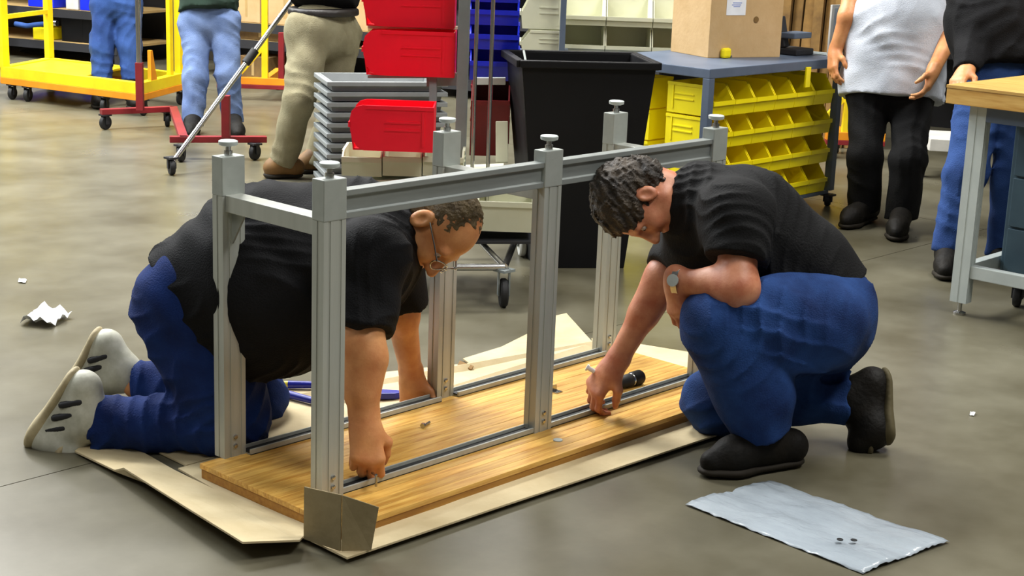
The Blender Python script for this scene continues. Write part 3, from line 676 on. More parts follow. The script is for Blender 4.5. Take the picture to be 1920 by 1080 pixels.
# black top and jeans behind the right bench
d4 = 6.75
stander('person in black long-sleeved top and jeans behind the maple workbench at right', G(1830, 510), (P(1848, 150, d4), P(1912, 155, d4)), (P(1812, 320, 6.72), P(1900, 330, 6.75)), (P(1778, 474, 6.78), P(1880, 480, 6.80)), (P(1772, 512, 6.60), P(1876, 515, 6.6)),
        (P(1880, 40, d4), P(1885, -130, d4)), denim_mid, black_cloth, boot, sole_dark,
        arms_=[(P(1822, 60, 6.70), P(1812, 132, 6.56), D(-.5, .5, -.5), D(.1, 1, 0)), (P(1975, 50, 6.6), P(1965, 135, 6.45), D(-.3, .4, -.7), D(.1, 1, 0))], hem=.06, tw=.19, hw=.125, kw=.085, aw=.072, long_sleeve=True)
# khaki trousers, walking left
d5 = 8.45
stander('person in khaki trousers and a dark top walking left past the red trolley', G(560, 338), (P(582, 60, 8.38), P(630, 66, 8.56)), (P(560, 190, 8.30), P(630, 200, 8.64)), (P(530, 308, 8.42), P(590, 312, 8.62)), (P(500, 332, 8.42), P(566, 330, 8.62)),
        (P(608, -30, d5), P(615, -150, d5)), khaki, black_cloth, boot_tan, sole_dark, hem=.16, belt=leather, facing=-RR * V(1, 1, 0), hw=.14, kw=.084, aw=.07, tw=.17)
# pale jeans, green top
d6 = 9.85
stander('person in pale blue jeans and a dark green top behind the red trolley', G(395, 255), (P(366, 40, d6), P(418, 40, d6)), (P(366, 145, 9.8), P(428, 140, 9.85)), (P(362, 236, 9.80), P(436, 230, 9.95)), (P(352, 258, 9.5), P(446, 246, 9.6)),
        (P(392, -50, d6), P(395, -160, d6)), denim_pale, green_cloth, boot, sole_dark, hem=.06, hw=.108, kw=.075, aw=.066, tw=.17)
# dark jeans behind the yellow cart
d7 = 10.9
stander('person in dark blue jeans standing inside the yellow cart frame', G(215, 168), (P(199, 10, d7), P(238, 10, d7)), (P(192, 90, d7), P(244, 90, d7)), (P(190, 152, d7), P(248, 152, d7)), (P(182, 172, 10.7), P(254, 172, 10.7)),
        (P(216, -50, d7), P(216, -130, d7)), denim_mid, black_cloth, boot, sole_dark, hem=.1, hw=.108, kw=.08, aw=.07)
# ================================================================ bins and carts in the middle distance
def bin_mesh(w, d, h, th=.006, rounded=False, lip=.5):
    """hopper bin, local: x across, y depth (front at y=0), z up; open top, low front lip"""
    mb = MB()
    if rounded: prof = [(.17 * d, 0), (d, 0), (d, h), (.15 * d, h), (.07 * d, .96 * h), (.02 * d, .86 * h), (0, .7 * h), (.005 * d, .45 * h), (.035 * d, .22 * h), (.09 * d, .07 * h)]
    else: prof = [(.04 * d, 0), (d, 0), (d, h), (.22 * d, h), (.03 * d, h * lip), (0, h * lip)]
    for x in (0, w - th): mb.prism(prof, (x, 0, 0), V(0, 1, 0), Z, V(th, 0, 0))
    mb.box((th, .05 * d, 0), (w - th, d - th, th)); mb.box((th, d - th, 0), (w - th, d, h))
    mb.prism([(.04 * d, 0), (.04 * d + th, 0), (th, h * lip), (0, h * lip)], (th, 0, 0), V(0, 1, 0), Z, V(w - 2 * th, 0, 0))
    mb.box((0, -.006, h * lip - .02), (w, .004, h * lip))           # front lip
    for x in (-.004, w): mb.box((x, .2 * d, h - .014), (x + .004, d, h))     # rims
    return mb
def side_ribs(w, d, h):
    mb = MB()
    for x in (-.004, w):
        mb.box((x, .42 * d, h * .62), (x + .004, .84 * d, h * .66)); mb.box((x, .42 * d, h * .45), (x + .004, .84 * d, h * .49))
        mb.box((x, .86 * d, .02), (x + .004, .89 * d, h * .9))
    return mb
def make_bin(name, w, d, h, m, label, group, loc, rz, rounded=False, lip=.5, cat='bin'):
    r = thing(name, label, cat, loc, rz, group)
    if rz == 0: ORG[r] = V(0, 0, 0)
    bin_mesh(w, d, h, rounded=rounded, lip=lip).build('shell', m, r, local=True)
    tag(side_ribs(w, d, h).build('side_ribs', m, r, local=True), kind='stuff')
    return r
def caster(parent, p, ang=0.0, r=.045, m=rubber, h=None, name='caster', frame=dark_stuff):
    p = V(*p); d = V(math.cos(ang), math.sin(ang), 0); s = np.cross(Z, d); h = h or r * 2.5
    c = p + Z * r
    f = MB().bar(c + s * .02 - Z * .01, c + s * .02 + Z * (h - r), .006, .03, d).bar(c - s * .02 - Z * .01, c - s * .02 + Z * (h - r), .006, .03, d).box(p + V(-.03, -.03, h - .012), p + V(.03, .03, h - .002)).build(name, frame, parent)
    wh = MB().lathe([(.012, -.014), (r * .9, -.014), (r, -.008), (r, .008), (r * .9, .014), (.012, .014)], c, s, 20).build('wheel', m, f, smooth=True)
    return f

# ---- grey cart with yellow bins (front-right wheel stands at G(1535,385))
cx0, cx1, cy0, cy1, ch = 3.66, 4.78, 1.70, 2.36, .775
zb = .085
cart = thing('grey_cart', 'slate-grey steel cart full of yellow bins behind the crouching man', 'cart', ((cx0 + cx1) / 2, (cy0 + cy1) / 2, 0))
MB().box((cx0 - .02, cy0 - .02, ch - .045), (cx1 + .02, cy1 + .02, ch)).build('top_shelf', grey_paint, cart, .004)
MB().box((cx0, cy0, zb - .02), (cx1, cy1, zb)).build('bottom_shelf', grey_paint, cart, .003)
for x in (cx0, cx1):
    for y in (cy0, cy1):
        MB().box((x - .02, y - .02, zb), (x + .02, y + .02, ch - .045)).build('post', grey_paint, cart, .002)
        caster(cart, (x, y, 0), .4, .033, rubber, .066)
hd = MB().path([V(cx1 + .02, cy0, ch - .02), V(cx1 + .06, cy0, ch + .0), V(cx1 + .06, cy1, ch + .0), V(cx1 + .02, cy1, ch - .02)], .012).build('push_handle', pole_grey, cart, smooth=True)
ord_ = ['top', 'second', 'third', 'bottom']; cols_ = ['first', 'second', 'third', 'fourth', 'fifth', 'sixth', 'seventh', 'eighth']
yb0 = None; bw, bd, bh = .170, .27, .145
for rw in range(4):
    for cl in range(6):
        lab = f'yellow bin in the front {ord_[rw]} row of the grey cart, {cols_[cl]} from the left'
        loc = (cx0 + .03 + cl * .174, cy0 - .012, zb + .002 + (3 - rw) * .153)
        if yb0 is None: yb0 = make_bin('yellow_bin', bw, bd, bh, yellow_plastic, lab, 'yellow bins on the grey cart', loc, 0, lip=.5)
        else: dup(yb0, loc, 0, lab)
for rw in range(4):
    loc = (cx0 + .03 + .170, cy1 - .03, zb + .002 + (3 - rw) * .153)
    dup(yb0, loc, math.pi, f'yellow bin at the left end of the rear {ord_[rw]} row of the grey cart')
tg = MB().box((4.43, cy0 - .032, ch - .13), (4.47, cy0 - .0215, ch - .03)).build('hanging_tag', yellow_plastic, cart, .002)

# carton and oddments on the cart
bl, br = G(1327, 109, ch), G(1462, 107, ch)
bx_ = unit(br - bl); bw_ = np.linalg.norm(br - bl); by_ = np.cross(Z, bx_)
box = thing('cardboard_carton', 'tan cardboard carton with a white label standing on the grey cart', 'box', tuple((bl + br) / 2))
MB().prism([(0, 0), (bw_, 0), (bw_, .36), (0, .36)], bl, bx_, Z, by_ * .34).build('carton_body', card_box, box, .003)
cr = bl + Z * .36
for (o_, w2) in ((0, .168), (.172, .168)):
    MB().prism([(0, 0), (bw_, 0), (bw_, w2), (0, w2)], cr + by_ * o_ + Z * .0005, bx_, by_, Z * .004).build('top_flap', card_box, box)
lb = bl + bx_ * .092 + Z * .21 - by_ * .0015
lbo = MB().prism([(0, 0), (.115, 0), (.115, .095), (0, .095)], lb, bx_, Z, by_ * .001).build('shipping_label', paper, box)
for zz, l0, l1 in ((.058, .035, .09), (.048, .03, .085), (.040, .04, .08)):
    MB().prism([(l0, zz), (l1, zz), (l1, zz + .004), (l0, zz + .004)], lb - by_ * .0004, bx_, Z, by_ * .0003).build('print_line', paper_blue, lbo)
dp = bl + bx_ * .275 + Z * .188 - by_ * .001
MB().lathe([(.001, 0), (.016, 0), (.016, .001)], dp, -by_, 14).build('ink_mark', card_old, box)
yp = G(1360, 109, ch)
o = thing('yellow_tape_measure', 'small yellow tape measure on the grey cart in front of the carton', 'tape measure', tuple(yp))
MB().box(yp + V(-.03, -.015, .0002), yp + V(.03, .015, .05)).build('case', yellow_plastic, o, .012)
MB().box(yp + V(.03, -.01, .002), yp + V(.042, .01, .012)).build('tape_tongue', steel, o)
dv = G(1490, 103, ch)
o = thing('black_device', 'dark grey desktop device on the grey cart right of the carton', 'device', tuple(dv))
MB().box(dv + V(-.06, -.05, .0002), dv + V(.10, .1, .035)).build('base', dark_stuff, o, .008)
MB().bar(dv + V(-.03, .05, .036), dv + V(-.03, .09, .19), .05, .04).build('arm', dark_stuff, o, .006)
MB().box(dv + V(-.06, -.03, .085), dv + V(.10, .07, .115)).build('upper_tray', grey_paint, o, .006)

# ---- black tote
tl, tr = G(1003, 503), G(1170, 503)
tx = unit(tr - tl); ty = np.cross(Z, tx); tw = np.linalg.norm(tr - tl)
tote = thing('black_tote', 'tall tapered black plastic bin between the red bin cart and the grey cart', 'bin', tuple((tl + tr) / 2 + ty * .25))
TB = [tl, tr, tr + ty * .36, tl + ty * .36]
hh = .87; o_ = .03
TT = [tl - tx * .095 - ty * o_ + Z * hh, tr + tx * .085 - ty * o_ + Z * hh, tr + tx * .085 + ty * .40 + Z * hh, tl - tx * .095 + ty * .40 + Z * hh]
cB = np.mean(TB, 0); cT = np.mean(TT, 0)
IB = [p + (cB - p) * .06 + Z * .02 for p in TB]; IT = [p + (cT - p) * .05 for p in TT]
mb = MB().add(TB + TT + IB + IT, [(3, 2, 1, 0)] + [(i, (i + 1) % 4, 4 + (i + 1) % 4, 4 + i) for i in range(4)] + [(4 + i, 4 + (i + 1) % 4, 12 + (i + 1) % 4, 12 + i) for i in range(4)] + [(12 + i, 12 + (i + 1) % 4, 8 + (i + 1) % 4, 8 + i) for i in range(4)] + [(8, 9, 10, 11)])
mb.build('tub', black_plastic, tote, .006)
rim = MB()
for i in range(4): rim.bar(TT[i] + (TT[i] - cT) * .02 - Z * .012, TT[(i + 1) % 4] + (TT[(i + 1) % 4] - cT) * .02 - Z * .012, .03, .03)
rim.build('rim', black_plastic, tote, .004)
MB().path([P(982, 95, 6.5), P(990, 138, 6.45)], .005).build('tie_cord', pale_paint, tote, smooth=True)

# ---- red / blue / beige bin cart
bcart = thing('bin_cart', 'wheeled bin cart with grey mast, red and blue bins and chrome base', 'cart', (2.2, 2.1, 0))
ex = unit(G(985, 478) - G(943, 572)); ex[2] = 0
mast0 = P(862, 330, 6.35); mast0[2] = .16
MB().bar(mast0, mast0 + Z * 1.75, .06, .045, RR).build('mast', pole_grey, bcart, .004)
for k, xx in enumerate((886, 915)):
    q = P(xx, 300, 6.28); q[2] = .16
    MB().tube(q, q + Z * 1.75, .008, n=10).build('wire_upright', steel, bcart, smooth=True)
# chrome base
c1 = G(943, 575); c2 = G(978, 480); c3 = G(700, 578); c4 = G(742, 482)
for cpt, m_, nm in ((c1, rubber, 'black'), (c2, white_rub, 'white'), (c3, rubber, ''), (c4, rubber, '')):
    caster(bcart, cpt, .9, .055, m_, .15, frame=pole_grey)
up15 = Z * .155
for a, b_ in ((c1, c3), (c2, c4), (c1, c2), (c3, c4)):
    MB().tube(a + up15, b_ + up15, .014, n=12).build('base_tube', steel, bcart, smooth=True)
MB().tube(c1 + up15, P(880, 432, 6.25), .012, n=10).build('base_brace', steel, bcart, smooth=True)
MB().tube(c2 + up15, P(985, 440, 6.4), .012, n=10).build('base_brace', steel, bcart, smooth=True)
MB().bar(P(700, 332, 6.3), P(945, 322, 6.3), .30, .02).build('mid_shelf', beige_plastic, bcart, .002)
# red bins hang left of the mast, seen from the side
def side_bin(name, x0, x1, yb, yt, dep, wid, m, label, group, first=None, tilt=0):
    a = P(x0, yb, dep); b_ = P(x1, yb, dep); ln = np.linalg.norm(b_ - a); hgt = (yb - yt) / FPX * dep
    d = b_ - a; d[2] = 0
    ang = math.atan2(d[1], d[0]) - math.pi / 2         # local +y runs along d
    r = thing(name, label, 'bin', tuple(a), ang, group); ORG[r] = V(0, 0, 0)
    # turned so the flat side faces the aisle
    bin_mesh(wid, ln, hgt, rounded=True, lip=.62).build('shell', m, r, local=True)
    tag(side_ribs(wid, ln, hgt).build('side_ribs', m, r, local=True), kind='stuff')
    r.location = tuple(a + V(0, 0, 0) - unit(np.cross(Z, d)) * 0 + 0)
    for kid in r.children:
        for v in kid.data.vertices: v.co.x = -(v.co.x) if False else v.co.x - wid
    return r
side_bin('red_bin', 680, 852, 48, -38, 6.25, .19, red_plastic, 'upper bright red bin on the mast of the bin cart, cut by the picture top', 'red bins on the bin cart')
side_bin('red_bin', 680, 852, 140, 56, 6.25, .19, red_plastic, 'middle bright red bin on the mast, directly above the grey trays', 'red bins on the bin cart')
side_bin('red_bin', 655, 812, 281, 196, 6.0, .19, red_plastic, 'lowest bright red bin, standing in front of the grey trays', 'red bins on the bin cart')
MB().bar(P(690, 50, 6.36), P(858, 52, 6.36), .03, .012).build('shelf_bar', beige_plastic, bcart)
MB().bar(P(690, 143, 6.36), P(858, 143, 6.36), .03, .012).build('shelf_bar', pole_grey, bcart)
MB().bar(P(800, 150, 6.36), P(862, 148, 6.36), .03, .05).build('shelf_bracket', pole_grey, bcart)
MB().bar(P(812, 145, 6.3), P(812, 215, 6.3), .03, .03, RR).build('shelf_strut', pole_grey, bcart)
# blue bins, four deep stacks seen from the front behind the wires
bx0 = None
for k, (yt, yb) in enumerate(((-50, 3), (0, 46), (46, 92), (92, 150))):
    a = P(880, yb, 6.75); b_ = P(972, yb, 6.75); wdt = np.linalg.norm(b_ - a); d = b_ - a; ang = math.atan2(d[1], d[0])
    lab = ['uppermost blue bin behind the wire uprights, cut by the picture top', 'second blue bin from the top behind the wire uprights', 'third blue bin from the top behind the wire uprights', 'lowest blue bin, just above the dark red bins'][k]
    r = make_bin('blue_bin', wdt, .28, (yb - yt) / FPX * 6.75 * .97, blue_plastic, lab, 'blue bins on the bin cart', tuple(a), ang + .0001, lip=.64)
q = P(905, 154, 6.5)
MB().bar(P(893, 152, 6.62), P(948, 152, 6.62), .02, .03).build('label_holder', pale_paint, bcart, .002)
for k, (xa_, xb_) in enumerate(((880, 915), (917, 952))):
    a = P(xa_, 292, 6.75); b_ = P(xb_, 292, 6.75); d = b_ - a
    make_bin('dark_red_bin', np.linalg.norm(d), .26, 130 / FPX * 6.75, dkred_plastic, ['dark red bin under the blue bins, the one nearer the mast', 'dark red bin under the blue bins, the one nearer the black tote'][k], 'dark red bins on the bin cart', tuple(a), math.atan2(d[1], d[0]) + .0001, lip=.8)
# beige bins on the lower tiers
def front_bin(name, x0, x1, yb, yt, dep, dd, m, label, group, lip=.5):
    a = P(x0, yb, dep); b_ = P(x1, yb, dep); d = b_ - a
    return make_bin(name, np.linalg.norm(d[:2]), dd, (yb - yt) / FPX * dep, m, label, group, tuple(a), math.atan2(d[1], d[0]) + .0001, lip=lip)
front_bin('beige_bin', 640, 715, 330, 284, 6.15, .25, beige_plastic, 'beige bin under the lowest red bin, the left one', 'beige bins on the bin cart', .8)
front_bin('beige_bin', 717, 790, 330, 284, 6.15, .25, beige_plastic, 'beige bin under the lowest red bin, the middle one', 'beige bins on the bin cart', .8)
front_bin('beige_bin', 792, 868, 330, 284, 6.15, .25, beige_plastic, 'beige bin under the lowest red bin, the one beside the mast', 'beige bins on the bin cart', .8)
front_bin('beige_bin', 893, 1000, 434, 374, 6.05, .3, beige_plastic, 'beige bin low on the cart, seen below the front rail right of the bent head', 'beige bins on the bin cart', .97)
front_bin('beige_bin', 782, 889, 434, 374, 6.05, .3, beige_plastic, 'beige bin low on the cart, mostly behind the bent head', 'beige bins on the bin cart', .97)
front_bin('beige_bin', 671, 778, 434, 374, 6.05, .3, beige_plastic, 'beige bin low on the cart, hidden behind the kneeling man', 'beige bins on the bin cart', .97)
MB().bar(P(941, 305, 6.5), P(941, 228, 6.5), .04, .05, RR).build('side_stake', beige_plastic, bcart, .003)
MB().bar(P(665, 440, 6.2), P(1002, 440, 6.2), .30, .012).build('low_shelf', dark_stuff, bcart, .002)
MB().bar(P(690, 438, 6.3), P(700, 578, 6.3), .02, .02, FW).build('low_leg', pole_grey, bcart)

# ---- nest of grey trays
gl = P(612, 338, 7.9); gl[2] = .0
gtw, gtd = .62, .42
gang = math.atan2(-.725, .688) + .28
gt0 = None
for k in range(11):
    z = .02 + k * .052
    lab = f'grey plastic tray in the nested stack behind the red bins, {["lowest","second","third","fourth","fifth","sixth","seventh","eighth","ninth","tenth","topmost"][k]} counting from the floor'
    if gt0 is None:
        gt0 = thing('grey_tray', lab, 'tray', tuple(gl + Z * z), gang, 'nested grey trays'); ORG[gt0] = V(0, 0, 0)
        mb = MB()
        t = .008
        prof = lambda x0, x1, y0, y1, s, z0, z1: [(x0 + s, y0 + s, z0), (x1 - s, y0 + s, z0), (x1 - s, y1 - s, z0), (x0 + s, y1 - s, z0), (x0, y0, z1), (x1, y0, z1), (x1, y1, z1), (x0, y1, z1)]
        o_ = prof(.02, gtw - .02, .02, gtd - .02, .012, 0, .048); i_ = prof(.03, gtw - .03, .03, gtd - .03, .012, .006, .048)
        mb.add(o_ + i_, [(3, 2, 1, 0)] + [(i, (i + 1) % 4, 4 + (i + 1) % 4, 4 + i) for i in range(4)] + [(4 + i, 4 + (i + 1) % 4, 12 + (i + 1) % 4, 12 + i) for i in range(4)] + [(12 + i, 12 + (i + 1) % 4, 8 + (i + 1) % 4, 8 + i) for i in range(4)] + [(8, 9, 10, 11)])
        mb.build('tray_body', grey_plastic, gt0, local=True)
        MB().box((0, 0, .026), (gtw, .02, .048)).box((0, gtd - .02, .026), (gtw, gtd, .048)).box((0, .02, .026), (.02, gtd - .02, .048)).box((gtw - .02, .02, .026), (gtw, gtd - .02, .048)).build('rim', grey_plastic, gt0, .003, local=True)
    else: dup(gt0, tuple(gl + Z * z), gang, lab)
pal = thing('tray_dolly', 'low dolly under the nested grey trays', 'dolly', tuple(gl), gang); ORG[pal] = V(0, 0, 0)
MB().box((0, 0, 0), (gtw, gtd, .019)).build('deck', dark_stuff, pal, local=True)

# ---- beige open-front bins on the low steel table behind the tote
zt_ = P(1060, 101, 8.6)[2]
e0 = P(1040, 101, 8.6); e1 = P(1330, 101, 8.6); d = e1 - e0; d[2] = 0; be = unit(d); bang = math.atan2(d[1], d[0]) + .0001
bt = thing('steel_table', 'low slate-grey steel table behind the black tote carrying beige bins', 'table', tuple(V(e0[0], e0[1], 0)), bang); ORG[bt] = V(0, 0, 0)
MB().box((-.12, -.10, zt_ - .04), (1.0, .55, zt_ - .001)).build('tabletop', grey_paint, bt, .003, local=True)
for x in (-.09, .97):
    for y in (-.07, .52): MB().box((x - .02, y - .02, 0), (x + .02, y + .02, zt_ - .04)).build('leg', grey_paint, bt, local=True)
wb = 86 / FPX * 8.6
bb0 = None
for rw in range(2):
    for cl in range(4):
        loc = e0 + be * (.02 + cl * (wb + .004)); loc[2] = zt_ + rw * (.158)
        lab = f'beige open-front bin on the steel table, {["lower","upper"][rw]} row, {cols_[cl]} from the left'
        if bb0 is None: bb0 = make_bin('beige_bin', wb, .30, .154, beige_plastic, lab, 'beige bins on the steel table', tuple(loc), bang, lip=.34)
        else: dup(bb0, tuple(loc), bang, lab)
# side-on beige stack at the left end
for rw, (yb, yt) in enumerate(((99, 56), (53, -10))):
    a = P(976, yb, 8.3); b_ = P(1058, yb, 8.3); d = b_ - a; d[2] = 0
    r = make_bin('beige_bin', .24, np.linalg.norm(d), (yb - yt) / FPX * 8.3, beige_plastic, ['beige bin seen side-on behind the tote, lower of the stack', 'beige bin seen side-on behind the tote, upper of the stack'][rw], 'side-on beige bins behind the tote', tuple(a), math.atan2(d[1], d[0]) - math.pi / 2, lip=.5)
    for kid in r.children:
        for v in kid.data.vertices: v.co.x -= .24
MB().bar(P(1057, 100, 8.28), P(1057, -30, 8.28), .03, .03, RR).build('bin_post', grey_paint, bt) if False else None
st = thing('stand_post', 'thin slate-grey stand beside the side-on beige bins', 'stand', tuple(G(1052, 300))); q = G(1052, 300)
q = P(1053, 100, 8.25); MB().bar(V(q[0], q[1], .01), V(q[0], q[1], 1.2), .03, .03, RR).build('upright', grey_paint, st)
MB().box((q[0] - .15, q[1] - .1, 0), (q[0] + .15, q[1] + .1, .01)).build('foot_plate', grey_paint, st)
a = P(976, 99, 8.3); MB().prism([(0, 0), (.26, 0), (.26, .28), (0, .28)], a - Z * .022, unit(P(1058, 99, 8.3) - a), np.cross(Z, unit(P(1058, 99, 8.3) - a)), Z * .02).build('stand_shelf', grey_paint, st)

# ---- workbench at the right edge
rb = thing('maple_workbench', 'standing workbench with thick maple top at the right edge', 'workbench', (3.9, -.6, 0))
tx0, ty1 = 3.16, .235; zt1, zt0 = .885, .815
top2 = MB().box((tx0 + .002, -1.6, zt0), (tx0 + 1.4, ty1 - .002, zt1 - .012)).build('tabletop', bench_wood, rb, .002)
for i in range(10):
    MB().box((tx0 + i * .14, -1.6, zt1 - .0118), (tx0 + (i + 1) * .14 - .0008, ty1, zt1)).build('stave', bench_wood, top2, .0008)
for (x, y) in ((3.24, .125), (4.4, .125), (3.24, -1.45), (4.4, -1.45)):
    lg = MB().prism(post_profile(.022, .034), V(x, y, .05), V(1, 0, 0), V(0, 1, 0), V(0, 0, zt0 - .05)).build('leg', pale_paint, rb)
    MB().lathe([(.025, 0), (.025, .008), (.009, .014), (.009, .05)], (x, y, 0), n=16).build('levelling_foot', steel, lg, smooth=True)
MB().box((3.225, -1.42, .15), (3.262, .091, .20)).build('lower_rail', pale_paint, rb, .003)
MB().box((3.262, .105, .15), (4.38, .145, .20)).build('lower_rail', pale_paint, rb, .003)
MB().box((3.218, -1.42, zt0 - .06), (3.262, .091, zt0)).build('apron', grey_paint, rb, .002)
# teal cabinet on castors under the bench
cc = G(1872, 523, .11)
cb = thing('tool_cabinet', 'dark teal steel cabinet on black casters under the maple workbench', 'cabinet', (cc[0] + .3, cc[1] - .5, 0))
MB().box((cc[0], cc[1] - 1.2, .11), (cc[0] + .6, cc[1], .735)).build('cabinet_body', teal_paint, cb, .004)
for i, (z0_, z1_) in enumerate(((.13, .32), (.33, .52), (.53, .72))):
    dr = MB().box((cc[0] - .012, cc[1] - 1.18, z0_), (cc[0], cc[1] - .02, z1_)).build('drawer', teal_paint, cb, .002)
for (x, y) in ((cc[0] + .06, cc[1] - .06), (cc[0] + .06, cc[1] - 1.1), (cc[0] + .54, cc[1] - .06), (cc[0] + .54, cc[1] - 1.1)): caster(cb, (x, y, 0), .3, .045, rubber, .11)

# ---- yellow frame cart at the far left
yc0, yc1, yc2 = G(8, 150, .13), G(262, 182, .13), G(338, 162, .13)
yd_ = yc0 + (yc2 - yc1)
ycart = thing('yellow_cart', 'large yellow steel frame cart at the far left with orange underside', 'cart', tuple(V(*((yc0 + yc2) / 2)) * V(1, 1, 0)))
for a, b_ in ((yc0, yc1), (yc1, yc2), (yc2, yd_), (yd_, yc0)):
    MB().bar(a + Z * .06, b_ + Z * .06, .06, .075).build('base_beam', yellow_paint, ycart, .003)
    MB().bar(a, b_, .065, .045).build('skirt', orange_paint, ycart, .003)
MB().add([p + Z * (.075 + z) for z in (0, .014) for p in (yc0, yc0 * .42 + yc1 * .58, yd_ * .42 + yc2 * .58, yd_)], [(3, 2, 1, 0), (4, 5, 6, 7)] + [(i, (i + 1) % 4, 4 + (i + 1) % 4, 4 + i) for i in range(4)]).build('deck', yellow_paint, ycart)
for p, wd in ((yc0, .06), (yc2, .055), (yc1 * .25 + yc2 * .75, .035), (yd_, .05)):
    MB().bar(p + Z * .09, p + Z * 1.7, wd, wd, unit(yc1 - yc0)).build('upright', yellow_paint, ycart, .003)
p = yc1 * .8 + yc2 * .2
MB().prism([(0, 0), (.12, 0), (.03, .28), (0, .28)], p + Z * .02, unit(yc2 - yc1), Z, unit(yc1 - yc0) * .03).build('corner_plate', orange_paint, ycart)
for t in (.35, .7): MB().bar(yc0 + Z * (.09 + t), yd_ + Z * (.09 + t), .03, .03).build('cross_bar', yellow_paint, ycart)
for p in (yc0 * .94 + yc1 * .06, yc0 * .82 + yc1 * .18, yc1 * .75 + yc0 * .25, yc1 * .92 + yc2 * .08, yc2, yd_): caster(ycart, V(p[0], p[1], 0), .5, .045, rubber, .11)

# second and third yellow carts, only their post shows
def post_cart(px_, py_, label, ext, dirn, hgt=1.8, nl=.7):
    p = G(px_, py_, 0); r = thing('yellow_post_cart', label, 'cart', tuple(p))
    d = unit(V(*dirn)); n_ = np.cross(Z, d)
    MB().bar(p + Z * .14 - d * ext, p + Z * .14 + d * .25, .06, .05).build('base_beam', orange_paint, r, .003)
    MB().bar(p + Z * .10 - d * ext, p + Z * .10 + d * .25, .07, .03).build('skirt', red_paint, r, .003)
    MB().bar(p + Z * .14, p + Z * .14 + n_ * nl, .05, .05).build('base_beam', orange_paint, r, .003)
    MB().bar(p + Z * .16, p + Z * hgt, .045, .045, d).build('upright', yellow_paint, r, .003)
    MB().bar(p + Z * .17 - d * .2, p + Z * .40, .03, .03).build('brace', yellow_paint, r, .003)
    MB().bar(p + Z * .16 + d * .12, p + Z * .5 + d * .12, .05, .04, d).build('socket', red_paint, r, .003)
    for q in (p - d * (ext - .05), p + d * .2, p + n_ * (nl - .05)): caster(r, V(q[0], q[1], 0), .5, .045, rubber, .095)
    return r
post_cart(497, 188, 'yellow upright cart with red socket behind the khaki trousers', .35, RR * V(1, 1, 0))
post_cart(1580, 296, 'yellow upright cart left of the person in the grey T-shirt', .12, RR * V(1, 1, 0), nl=.25)

# ---- red trolley with long silver pull rod
r1, r2, r3, r4 = G(198, 243), G(314, 237), G(322, 328), G(478, 300)
red = thing('red_trolley', 'dark red H-shaped trolley base on casters with a long silver rod', 'trolley', tuple((r1 + r4) / 2))
zt2 = Z * .115
j1, j2 = G(325, 204, .115), G(345, 262, .115)
MB().bar(r1 + zt2 - V(.03, 0, 0), j1, .05, .035).build('rear_bar', red_paint, red, .003)
MB().bar(j1, j2, .05, .035).build('side_bar', red_paint, red, .003)
f0, f1 = G(318, 261, .115), G(500, 261, .115)
MB().bar(f0, f1, .05, .035).build('front_bar', red_paint, red, .003)
s1 = G(263, 207, .13); s2 = G(424, 258, .13)
so = MB().bar(s1, s1 + Z * .30, .045, .045, RR).build('socket', red_paint, red, .003)
MB().tube(s1 + Z * .28, s1 + Z * 1.5, .017, n=12).build('silver_post', steel, red, smooth=True)
MB().bar(s2, s2 + Z * .24, .05, .045, RR).build('socket', red_paint, red, .003)
ra, rb_ = P(325, 303, 8.38), P(548, 0, 8.7)
MB().tube(ra, rb_ + (rb_ - ra) * .4, .014, n=12).build('pull_rod', steel, red, smooth=True)
MB().tube(ra + (rb_ - ra) * .60, ra + (rb_ - ra) * .68, .024, n=12).build('rod_collar', rubber, red, smooth=True)
for q, a_ in ((r1, .2), (r2, .9), (r3, 1.2), (r4, .3), (G(340, 303), .6)): caster(red, q, a_, .045, rubber, .10)

# ---- things at the back of the hall
def rack(label, c, wd, rz, shelves, depth=.8, hgt=2.2, m=dark_stuff, board=tan_shelf):
    r = thing('storage_rack', label, 'rack', tuple(c), rz); ORG[r] = V(0, 0, 0)
    for x in (0, wd):
        for y in (0, depth): MB().box((x - .03, y - .03, 0), (x + .03, y + .03, hgt)).build('upright', m, r, local=True)
    for z in shelves:
        MB().box((0, 0, z), (wd, depth, z + .02)).build('shelf', board, r, local=True)
        MB().box((0, -.035, z - .05), (wd, -.03, z + .02)).build('shelf_beam', m, r, local=True)
    MB().box((0, depth + .03, 0), (wd, depth + .04, hgt)).build('back_sheet', m, r, local=True)
    return r
bang2 = math.atan2(BX[1], BX[0])
def rloc(t, off=0.0, z=0.0): return b0 + BX * t + BN * off + Z * z
for i, (t0_, wd_, sh_, lab) in enumerate(((-1.7, 2.2, (.15, .43, 1.0), 'dark storage rack with blue and white boxes behind the yellow cart'), (1.1, 2.0, (.30, .435, .95), 'dark storage rack with cartons behind the khaki trousers'),
                                     (3.3, 2.0, (.12, .6, 1.1), 'dark storage rack behind the bin cart'), (6.95, 2.0, (.62, 1.1), 'dark storage rack behind the person in the grey T-shirt'))):
    rack(lab, tuple(rloc(t0_, .95)), wd_, bang2, sh_, board=tan_shelf if i < 2 else dark_stuff)
def bcarton(t, off, z, w_, d_, h_, m, label, name='carton', cat='box', group=None):
    r = thing(name, label, cat, tuple(rloc(t, off, z)), bang2, group); ORG[r] = V(0, 0, 0)
    MB().box((0, 0, 0), (w_, d_, h_)).build('box_body', m, r, .004, local=True)
    MB().box((w_ * .46, -.001, h_ * .2), (w_ * .54, -.0002, h_)).build('tape_strip', tan_shelf if m in (card_box, card_old) else m, r, local=True)
    return r
names_ = ['first', 'second', 'third', 'fourth']
